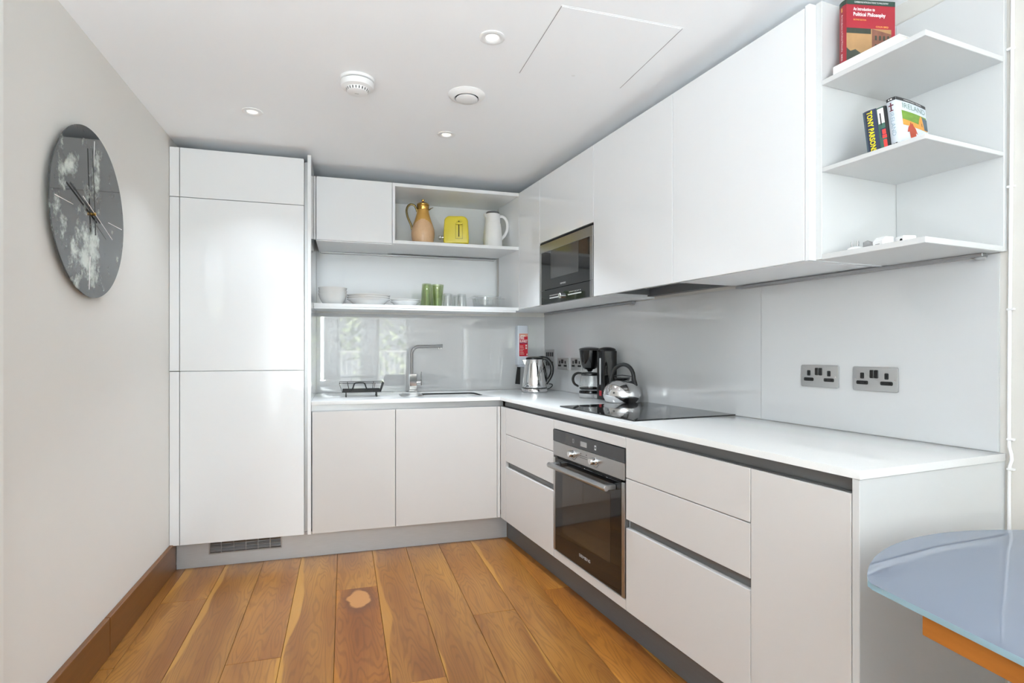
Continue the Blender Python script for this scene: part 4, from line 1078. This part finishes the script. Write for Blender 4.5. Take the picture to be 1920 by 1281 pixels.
t.add('lever_slot', MB().box(.0145, .0200, -.1368, -.1345, .058, .160), 'dark_gap', parent=bd)
t.add('lever', MB().box(-.003, .038, -.152, -.136, .134, .149, .005, 2), 'toaster_yellow')
kn = t.add('browning_knob', MB().lathe([(0, 0), (.006, 0), (.006, -.012), (.0135, -.016), (.0150, -.024), (.011, -.032), (0, -.034)], (-.0805, -.105, .056), 20, axis='x'), 'chrome', label='small chrome knob')

o = (.957, 3.62, ZS)
t = T('jug', 'white insulated jug with dark grey lid at the corner end of the shelf', 'jug', o)
bd = t.add('body', MB().lathe([(0, 0), (.062, 0), (.0655, .004), (.0655, .014), (.0635, .018), (.062, .10), (.057, .150), (.0535, .176), (.0525, .180), (.0505, .182), (.0500, .186), (.0485, .236), (.0475, .240), (0, .240)], seg=56), 'white_plastic')
t.add('lid', MB().lathe([(.0445, .2405), (.0450, .248), (.042, .254), (.020, .257), (0, .258)], seg=40), 'lid_grey')
t.add('spout', MB().prism([(-.046, .205), (-.062, .232), (-.062, .240), (-.040, .240)], -.014, .014, axis='y', bev=.003), 'white_plastic', parent=bd)
hp = [(.046, 0, .228), (.066, 0, .230), (.086, 0, .218), (.099, 0, .194), (.1025, 0, .165), (.098, 0, .135), (.084, 0, .105), (.066, 0, .084), (.060, 0, .076)]
t.add('handle', MB().tube(hp, .0065, 10, rx=.010, up=(0, 1, 0), sm=4), 'white_plastic')

# ------------------------------------------------------------------ crockery on the long shelf
ZL = 1.4235
def crock(name, label, cat, prof, o, group, m='white_china', seg=56):
    return solo(name, label, cat, MB().lathe(prof, seg=seg, closed=True), m, o, group=group, smooth=40)
bowl_p = [(.0, .004), (.040, .004), (.058, .016), (.072, .040), (.0805, .0665), (.0845, .0672), (.0835, .0640), (.0755, .038), (.062, .012), (.045, 0), (0, 0)]
bp = [p for p in bowl_p]
b0 = crock('bowl', 'white bowl at the bottom of the stack beside the tall cabinet', 'bowl', bp, (-.0655, 3.585, ZL), 'stack of white bowls')
copy_tree(b0, (-.0652, 3.585, ZL+.0185), 'white bowl in the middle of the stack beside the tall cabinet')
copy_tree(b0, (-.0660, 3.585, ZL+.0370), 'white bowl on top of the stack beside the tall cabinet')
plate_p = [(0, .004), (.070, .004), (.085, .010), (.108, .030), (.1285, .0395), (.1315, .0400), (.1305, .0370), (.110, .0265), (.090, .005), (.080, 0), (0, 0)]
p0 = crock('plate', 'large white plate at the bottom of the middle plate stack', 'plate', plate_p, (.1480, 3.590, ZL), 'stack of large white plates')
copy_tree(p0, (.1475, 3.590, ZL+.0125), 'large white plate in the middle of the middle plate stack')
copy_tree(p0, (.1485, 3.590, ZL+.0250), 'large white plate on top of the middle plate stack')
sp_p = [(r*.709, z*.78) for r, z in plate_p]
p1 = crock('side_plate', 'small white plate at the bottom of the pair beside the green glasses', 'plate', sp_p, (.3735, 3.590, ZL), 'pair of small white plates')
copy_tree(p1, (.3740, 3.590, ZL+.0115), 'small white plate on top of the pair beside the green glasses')
def tumbler(label, prof, o, m, group, name='tumbler'):
    return solo(name, label, 'glass', MB().lathe(prof, seg=40), m, o, group=group, smooth=40)
h_ = .147
tumbler('green glass tumbler standing upside down, left of the pair', [(.0425, 0), (.0305, h_-.004), (.027, h_), (0, h_), (0, h_-.008), (.0265, h_-.008), (.0395, 0)], (.508, 3.570, ZL), 'green_glass', 'green glass tumblers')
tumbler('green glass tumbler standing upright, right of the pair', [(0, 0), (.0270, 0), (.0305, .004), (.0415, h_), (.0390, h_), (.0275, .010), (0, .009)], (.582, 3.610, ZL), 'green_glass', 'green glass tumblers')
ct = [(.0335, 0), (.0345, .004), (.0300, .082), (.026, .088), (0, .088), (0, .078), (.026, .078), (.0315, 0)]
c0 = tumbler('clear glass tumbler upside down next to the green glasses', ct, (.6445, 3.575, ZL), 'clear_glass', 'clear glass tumblers')
copy_tree(c0, (.7345, 3.575, ZL), 'clear glass tumbler upside down next to the oval glass dish')
c2 = copy_tree(c0, (.722, 3.672, ZL), 'clear glass tumbler standing behind the other two')
def dish(label, o, sx, m='clear_glass', k=1.0):
    t = T('oven_dish', label, 'dish', o, group='glass oven dishes')
    t.add('bowl', MB().lathe([(0, 0), (.078*k, 0), (.088*k, .006), (.098*k, .060), (.104*k, .064), (.103*k, .067), (.096*k, .066), (.085*k, .010), (.076*k, .005), (0, .005)], seg=56, sx=1.0, sy=.78), m)
    for s in (-1, 1):
        t.add('lug', MB().box(min(s*.100*k, s*.120*k), max(s*.100*k, s*.120*k), -.030, .030, .0600, .0665, .002), m)
    return t
dish('clear oval glass oven dish at the corner end of the long shelf', (.905, 3.585, ZL), 1)
dish('smaller clear glass dish nested inside the oval oven dish', (.905, 3.585, ZL+.0125), 1, k=.80)

# ------------------------------------------------------------------ books on the end shelf
class Surf:
    pass
def book(name, label, o, w, d, h, covers, spine_m, lean=0.0, turn=0.0, group=None, bend=0.0, flare=0.0, fr='r'):
    """w thickness along +y, d depth along +x, h height; spine faces -x, front cover faces -y (the camera)"""
    t = T(name, label, 'book', o, fr, rot=turn, group=group)
    N_ = 10
    def front(u, v, off=0.0):       # u 0..1 along depth, v 0..1 up
        y = bend*(u**1.6)
        return Vector((u*d, y-off+(-math.tan(lean)*0), v*h))+Vector((0, math.tan(lean)*v*h, 0))
    def spine(u, v, off=0.0):       # u 0..1 across thickness from left (+y) to right
        bul = .10*w*math.sin(PI*u)
        return Vector((-bul-off, (1-u)*w, v*h))+Vector((0, math.tan(lean)*v*h, 0))
    mb_ = MB()
    def strip(f, n, mi, nv=1):
        g_ = [[mb_.bm.verts.new(f(i/n, j/nv)) for j in range(nv+1)] for i in range(n+1)]
        for i in range(n):
            for j in range(nv):
                fc_ = mb_.bm.faces.new((g_[i][j], g_[i+1][j], g_[i+1][j+1], g_[i][j+1])); fc_.material_index = mi
        return g_
    strip(front, N_, 0); strip(spine, 6, 1)
    strip(lambda u, v: front(u, v)+Vector((0, w-bend*(u**1.6)*.95, 0)), N_, 1)
    t.add('cover', mb_, [covers, spine_m], smooth=60)
    cv = t.root.children[-1]
    pg = MB()
    A = []; B = []
    for i in range(N_+1):
        u = i/N_*.985
        A.append((front(u, .012)+Vector((.001, .0012, 0)), front(u, .985)+Vector((.001, .0012, 0))))
        B.append((front(u, .012)+Vector((.001, w-bend*(u**1.6)*.95-.0012, 0)), front(u, .985)+Vector((.001, w-bend*(u**1.6)*.95-.0012, 0))))
    va = [[pg.bm.verts.new(p) for p in q] for q in A]; vb = [[pg.bm.verts.new(p) for p in q] for q in B]
    for i in range(N_):
        pg.bm.faces.new((va[i][0], va[i+1][0], va[i+1][1], va[i][1])); pg.bm.faces.new((vb[i][0], vb[i][1], vb[i+1][1], vb[i+1][0]))
        pg.bm.faces.new((va[i][1], va[i+1][1], vb[i+1][1], vb[i][1])); pg.bm.faces.new((va[i][0], vb[i][0], vb[i+1][0], va[i+1][0]))
    pg.bm.faces.new((va[0][0], va[0][1], vb[0][1], vb[0][0])); pg.bm.faces.new((va[N_][0], vb[N_][0], vb[N_][1], va[N_][1]))
    t.add('pages', pg, 'paper', smooth=0)
    def patch(f, pts, m, off=.0003, name='print'):
        k = MB(); n = 6
        if len(pts) == 4:
            (u0, v0), (u1, v1), (u2, v2), (u3, v3) = pts
            L_ = [[k.bm.verts.new(f(u0+(u1-u0)*i/n, v0+(v1-v0)*i/n, off)), k.bm.verts.new(f(u3+(u2-u3)*i/n, v3+(v2-v3)*i/n, off))] for i in range(n+1)]
            for i in range(n): k.bm.faces.new((L_[i][0], L_[i+1][0], L_[i+1][1], L_[i][1]))
        else:
            k.bm.faces.new([k.bm.verts.new(f(u, v, off)) for u, v in pts])
        return t.add(name, k, m, cv, smooth=0)
    def words(f, body, u0, v0, uw, vh, m, off=.0006, down=False, bold=0.0):
        if down:    # reading down the spine
            fn = lambda x, y: f(u0+y, v0-x, off)
            return text(cv, body, fn, vh, uw, m, bold=bold)
        return text(cv, body, lambda x, y: f(u0+x, v0+y, off), uw, vh, m, bold=bold)
    t.front, t.spine, t.patch, t.words = front, spine, patch, words
    return t
def rect(u0, u1, v0, v1): return [(u0, v0), (u1, v0), (u1, v1), (u0, v1)]
# white book lying flat on the top board, the red book standing on it
t = T('book', 'white closed book lying flat on the top shelf under the red one', 'book', (1.4835, 1.125, 1.9378), 'r')
t.add('cover', t.mb().box(1.4835, 1.645, .940, 1.125, 1.9378, 1.9395, .0005).box(1.4835, 1.645, .940, 1.125, 1.9605, 1.9622, .0005).box(1.4835, 1.4850, .940, 1.125, 1.9395, 1.9605), 'white_plastic')
t.add('pages', t.mb().box(1.4852, 1.642, .943, 1.122, 1.9396, 1.9604), 'paper')
t = book('book', 'red philosophy paperback standing on the top shelf', (1.5090, 1.1030, 1.9625), .029, .150, .190, 'book_red', 'book_red', lean=0.0, turn=-.30)
t.patch(t.front, rect(0, 1, .925, 1), 'book_green'); t.patch(t.spine, rect(0, 1, .925, 1), 'book_green')
t.words(t.front, 'CAMBRIDGE INTRODUCTIONS TO PHILOSOPHY', .16, .95, .70, .026, 'ink_white')
t.words(t.front, 'An Introduction to', .14, .835, .44, .050, 'ink_white', bold=.015)
t.words(t.front, 'Political Philosophy', .14, .735, .66, .075, 'ink_white', bold=.02)
t.words(t.front, 'SECOND EDITION', .14, .685, .26, .024, 'ink_orange')
t.words(t.front, 'COLIN BIRD', .60, .590, .26, .028, 'ink_orange')
t.patch(t.front, rect(.0, .92, .02, .57), 'pic_sand')
t.patch(t.front, rect(.0, .50, .49, .57), 'pic_dark', .0004)
t.patch(t.front, [(.52, .02), (.92, .02), (.92, .50), (.52, .57)], 'pic_brown', .0004)
t.patch(t.front, [(0, .02), (.60, .02), (.52, .20), (.42, .22), (.30, .19), (.18, .25), (.08, .22), (0, .27)], 'pic_dark', .0005)
for i in range(4):
    for j in range(3): t.patch(t.front, rect(.58+i*.085, .62+i*.085, .40-j*.13, .47-j*.13), 'pic_dark', .0006)
t.patch(t.spine, rect(.42, .56, .84, .90), 'ink_orange', .0005)
t.words(t.spine, 'An Introduction to Political Philosophy', .38, .80, .26, .56, 'ink_white', down=True)
t.words(t.spine, 'BIRD', .40, .20, .20, .10, 'ink_white', down=True)
# three books leaning on the middle board
ZM2 = 1.6807
t = book('book', 'dark blue paperback with yellow spine lettering, leftmost on the middle shelf', (1.503, 1.000, ZM2), .036, .115, .122, 'book_navy', 'book_navy', lean=.12)
t.words(t.spine, 'TONY PARSONS', .34, .97, .42, .94, 'ink_yellow', down=True, bold=.025)
t.patch(t.spine, rect(.0, .16, 0, 1), 'pic_slate', .0002)
t = book('book', 'green and black paperback with red spine title, in the middle of three', (1.503, .9745, ZM2), .0250, .115, .119, 'book_black', 'book_teal', lean=.12)
t.patch(t.spine, rect(.12, .80, .62, .97), 'ink_white'); t.patch(t.spine, rect(.36, .5, .58, .86), 'book_black', .0004)
t.patch(t.spine, rect(.80, 1, 0, 1), 'book_black', .0004)
t.patch(t.spine, rect(.25, .85, .30, .50), 'book_navy', .0003)
for v0, v1, u0, u1 in ((.36, .47, .44, .80), (.27, .345, .40, .84), (.05, .23, .46, .80)): t.patch(t.spine, rect(u0, u1, v0, v1), 'ink_red', .0006)
t = book('book', 'pale IRELAND travel guide with a curled cover, rightmost on the middle shelf', (1.505, .9480, ZM2), .0255, .142, .134, 'book_pale', 'book_pale', lean=.12, turn=-.07, bend=.022)
t.patch(t.front, rect(0, 1, .935, 1), 'book_black'); t.patch(t.spine, rect(0, 1, .935, 1), 'book_black')
t.words(t.front, 'EYEWITNESS TRAVEL', .22, .955, .60, .024, 'ink_white')
for uu in (.35, .60): t.patch(t.spine, rect(uu-.08, uu+.08, .955, .98), 'ink_white', .0005)
t.words(t.front, 'IRELAND', .16, .795, .78, .105, 'ink_green_grey')
t.patch(t.front, rect(.12, .96, .44, .74), 'pic_green')
t.patch(t.front, [(.12, .44), (.96, .44), (.96, .52), (.12, .56)], 'pic_orange', .0004)
t.patch(t.front, [(.60, .44), (.92, .44), (.84, .66), (.74, .74), (.66, .62)], 'pic_orange', .0005)
t.patch(t.front, [(.84, .46), (.98, .46), (.98, .70), (.78, .72)], 'pic_slate', .0005)
t.patch(t.front, rect(.745, .765, .51, .58), 'pic_dark', .0007)
t.patch(t.front, [(.22, .30), (.27, .42), (.34, .47), (.42, .47), (.50, .42), (.56, .30), (.50, .32), (.48, .06), (.32, .06), (.29, .32)], 'pic_rust', .0006)
t.patch(t.front, [(.32, .46), (.35, .53), (.385, .49), (.42, .52), (.44, .46)], 'pic_rust', .0007)
t.patch(t.front, rect(.80, .86, .20, .30), 'pic_dark', .0005); t.patch(t.front, rect(.90, .98, .22, .36), 'pic_maroon', .0005)
t.patch(t.front, rect(.54, .76, .222, .232), 'book_black', .0005); t.patch(t.front, rect(.54, .66, .12, .145), 'pic_orange', .0005)
t.words(t.spine, 'IRELAND', .30, .70, .42, .48, 'ink_blue_grey', down=True)
t.patch(t.spine, rect(.42, .56, .74, .90), 'pic_maroon', .0004); t.patch(t.spine, rect(.22, .76, .83, .855), 'pic_maroon', .0004); t.patch(t.spine, rect(.30, .70, .725, .745), 'pic_maroon', .0004)
t.patch(t.spine, rect(.30, .44, .04, .075), 'book_black', .0004); t.patch(t.spine, rect(.52, .72, .05, .08), 'book_black', .0004)

# ------------------------------------------------------------------ plug adaptors on the lowest board
ZA = 1.4268
t = T('plug', 'round white plug lying pins-up on the lowest shelf', 'plug', (1.545, 1.099, ZA), 'r')
t.add('body', MB().lathe([(0, 0), (.020, 0), (.0235, .004), (.022, .012), (.016, .016), (0, .016)], seg=32), 'white_plastic')
for px_, py_ in ((-.006, .009), (-.006, -.009), (.009, 0)):
    t.add('pin', MB().box(px_-.0022, px_+.0022, py_-.0015, py_+.0015, .016, .032, .0006), 'dark_chrome')
t = T('plug', 'grey plug adaptor lying between the round plug and white box', 'plug', (1.550, 1.064, ZA), 'r', rot=.2)
t.add('body', MB().prism([(-.018, 0), (.012, 0), (.012, .024), (.000, .028), (-.012, .022), (-.022, .010)], -.014, .014, axis='x', bev=.003), 'grey_plastic')
t.add('end_face', MB().box(-.0135, .0135, -.0215, -.0125, .001, .021, .002), 'white_plastic')
t.add('socket_hole', MB().cyl((-.0145, -.017, .010), .004, .001, axis='x', seg=12), 'dark_gap')
t = T('charger', 'white square charger standing on the lowest shelf', 'charger', (1.545, 1.022, ZA), 'r', rot=-.1)
t.add('body', MB().prism([(-.020, 0), (.020, 0), (.020, .030), (-.008, .030), (-.020, .018)], -.016, .016, axis='y', bev=.002), 'white_plastic')
bx = t.root.children[-1]
t.add('port', MB().box(-.0215, -.0198, -.006, .006, .006, .010), 'grey_plastic', parent=bx)
t = T('charger', 'white plug-in charger with a dark port behind the square one', 'charger', (1.580, .985, ZA), 'r', rot=-.4)
t.add('body', MB().box(-.018, .018, -.018, .018, 0, .028, .003, 2), 'white_plastic')
t.add('port', MB().cyl((-.0190, -.010, .016), .0045, .0015, axis='x', seg=12), 'dark_gap')

# ------------------------------------------------------------------ glass table
t = T('glass_table', 'half-round blue-grey glass dining table in the lower right corner', 'table', (1.25, .35, 0))
poly = []
CXT, CYT, RT = 1.25, .345, .556
a0 = math.degrees(math.atan2(.742-CYT, .875-CXT)); a1 = math.degrees(math.atan2(.35-CYT, 1.74-CXT))
for i in range(41):
    a = math.radians(a0+(12-a0)*i/40); poly.append((CXT+RT*math.cos(a), CYT+RT*math.sin(a)))
poly = [p for p in poly if p[0] < 1.765]+[(1.765, .20), (1.72, .06), (1.63, -.06), (1.50, -.15), (1.35, -.19), (1.15, -.19), (1.0, -.14), (.86, -.04), (.795, .03)]
# small eased corner where the curve meets the straight edge
poly = poly+[(.8455, .535), (.8600, .690), (.8635, .722), (.8675, .738)]
tt = t.mb(); tt.prism(poly, .735, .745, bev=.0022, seg=2, side_mi=1)
t.add('glass_top', tt, ['table_glass', 'table_glass_edge'])
def rail(name, p, q, w_, z0, z1, m='table_wood'):
    p, q = Vector((*p, 0)), Vector((*q, 0)); d = (q-p).normalized(); n = Vector((-d.y, d.x, 0))*w_/2
    mb_ = t.mb().prism([((p+n).x, (p+n).y), ((q+n).x, (q+n).y), ((q-n).x, (q-n).y), ((p-n).x, (p-n).y)], z0, z1, bev=.001)
    return t.add(name, mb_, m)
rail('rail', (.876, .650), (.828, .06), .022, .700, .7345)
rail('rail', (.890, .648), (1.56, .648), .022, .700, .7345)
rail('rail', (1.572, .640), (1.572, .06), .022, .700, .7345)
rail('rail', (.845, .05), (1.56, .05), .022, .700, .7345)
for lx, ly in ((.868, .085), (1.545, .085), (1.545, .30)):
    t.add('leg', t.mb().box(lx-.022, lx+.022, ly-.022, ly+.022, .001, .6995, .003), 'table_wood')

solo('bounce_sheet', 'pale floor sheet added behind the camera to bounce light up', 'bounce_sheet', MB((.4, -1.6, 0)).box(-.75, .38, -3.1, -.45, .0005, .012, .004), 'bounce_pale', (.4, -1.6, 0))  # unseen pale sheet added to bounce light onto the ceiling
t = T('shade_block', 'charcoal seat-shaped block added behind the camera to shade under the glass table', 'shade_block', (1.12, -.85, 0))  # unseen dark seat added to block low light under the table
t.add('seat', t.mb().box(.55, 1.70, -1.30, -.55, .10, .42, .03, 3), 'shade_block_cloth')
t.add('backrest', t.mb().box(.55, 1.70, -.55, -.36, .10, .80, .04, 3), 'shade_block_cloth')
for xa in (.42, 1.70): t.add('armrest', t.mb().box(xa, xa+.13, -1.30, -.36, .10, .60, .03, 3), 'shade_block_cloth')
for xa in (.56, 1.13): t.add('cushion', t.mb().box(xa, xa+.56, -1.32, -.56, .42, .54, .04, 3), 'shade_block_cloth')
for xa in (.50, 1.76):
    for ya in (-1.22, -.42): t.add('leg', t.mb().cyl((xa, ya, .0005), .02, .1, seg=12), 'black_matt')
for k, (x, y, z, e, sp) in enumerate(FILL_UPL):  # bodies made up to carry the added ceiling fill lights
    t = T('fill_uplighter', ('squat white floor fill light added behind the camera', 'taller white floor fill light added near the rear window')[k], 'lamp', (x, y, 0))
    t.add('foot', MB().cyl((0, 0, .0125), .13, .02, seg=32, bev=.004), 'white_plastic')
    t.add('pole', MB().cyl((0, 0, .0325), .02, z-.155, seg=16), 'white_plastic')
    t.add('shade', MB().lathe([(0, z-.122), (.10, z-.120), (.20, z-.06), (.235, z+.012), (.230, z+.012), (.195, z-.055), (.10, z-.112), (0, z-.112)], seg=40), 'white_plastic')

# ------------------------------------------------------------------ outside the rear windows (seen mirrored in the splashback)
solo('balcony', 'pale balcony slab outside the rear windows', 'balcony', MB().box(-2.0, 3.5, REAR-2.4, REAR-.21, -.15, -.01), 'balcony_slab', (0, 0, 0))
t = T('balcony_railing', 'pale metal balcony railing outside the rear windows', 'railing', (.7, REAR-2.3, 0))
t.add('handrail', t.mb().box(-2.0, 3.5, REAR-2.33, REAR-2.27, 1.10, 1.14, .004), 'rail_metal')
brs = t.mb()
for k in range(46): brs.box(-1.95+k*.118, -1.932+k*.118, REAR-2.309, REAR-2.291, .005, 1.10)
t.add('baluster', brs, 'rail_metal'); t.root.children[-1]['kind'] = 'stuff'
hd = MB()
for k in range(5200):
    x = random.uniform(-4.5, 6.0); z = random.uniform(-2.0, 3.2+.8*math.sin(x*1.7)); y = REAR-4.2-random.uniform(0, 1.2)-.25*math.sin(3*x+2*z)
    a, b = random.uniform(0, 6.28), random.uniform(-.9, .9); s_ = random.uniform(.06, .13)
    u = Vector((math.cos(a), math.sin(a)*.5, math.sin(b)))*s_; v = Vector((-math.sin(a)*.6, math.cos(b), math.cos(a)))*s_*.6
    p = Vector((x, y, z)); hd.quad([p-u, p-v, p+u, p+v])
hg = solo('hedge', 'leafy green hedge beyond the balcony', 'hedge', hd, 'leaf', (0, 0, 0), smooth=0)
hg['kind'] = 'stuff'
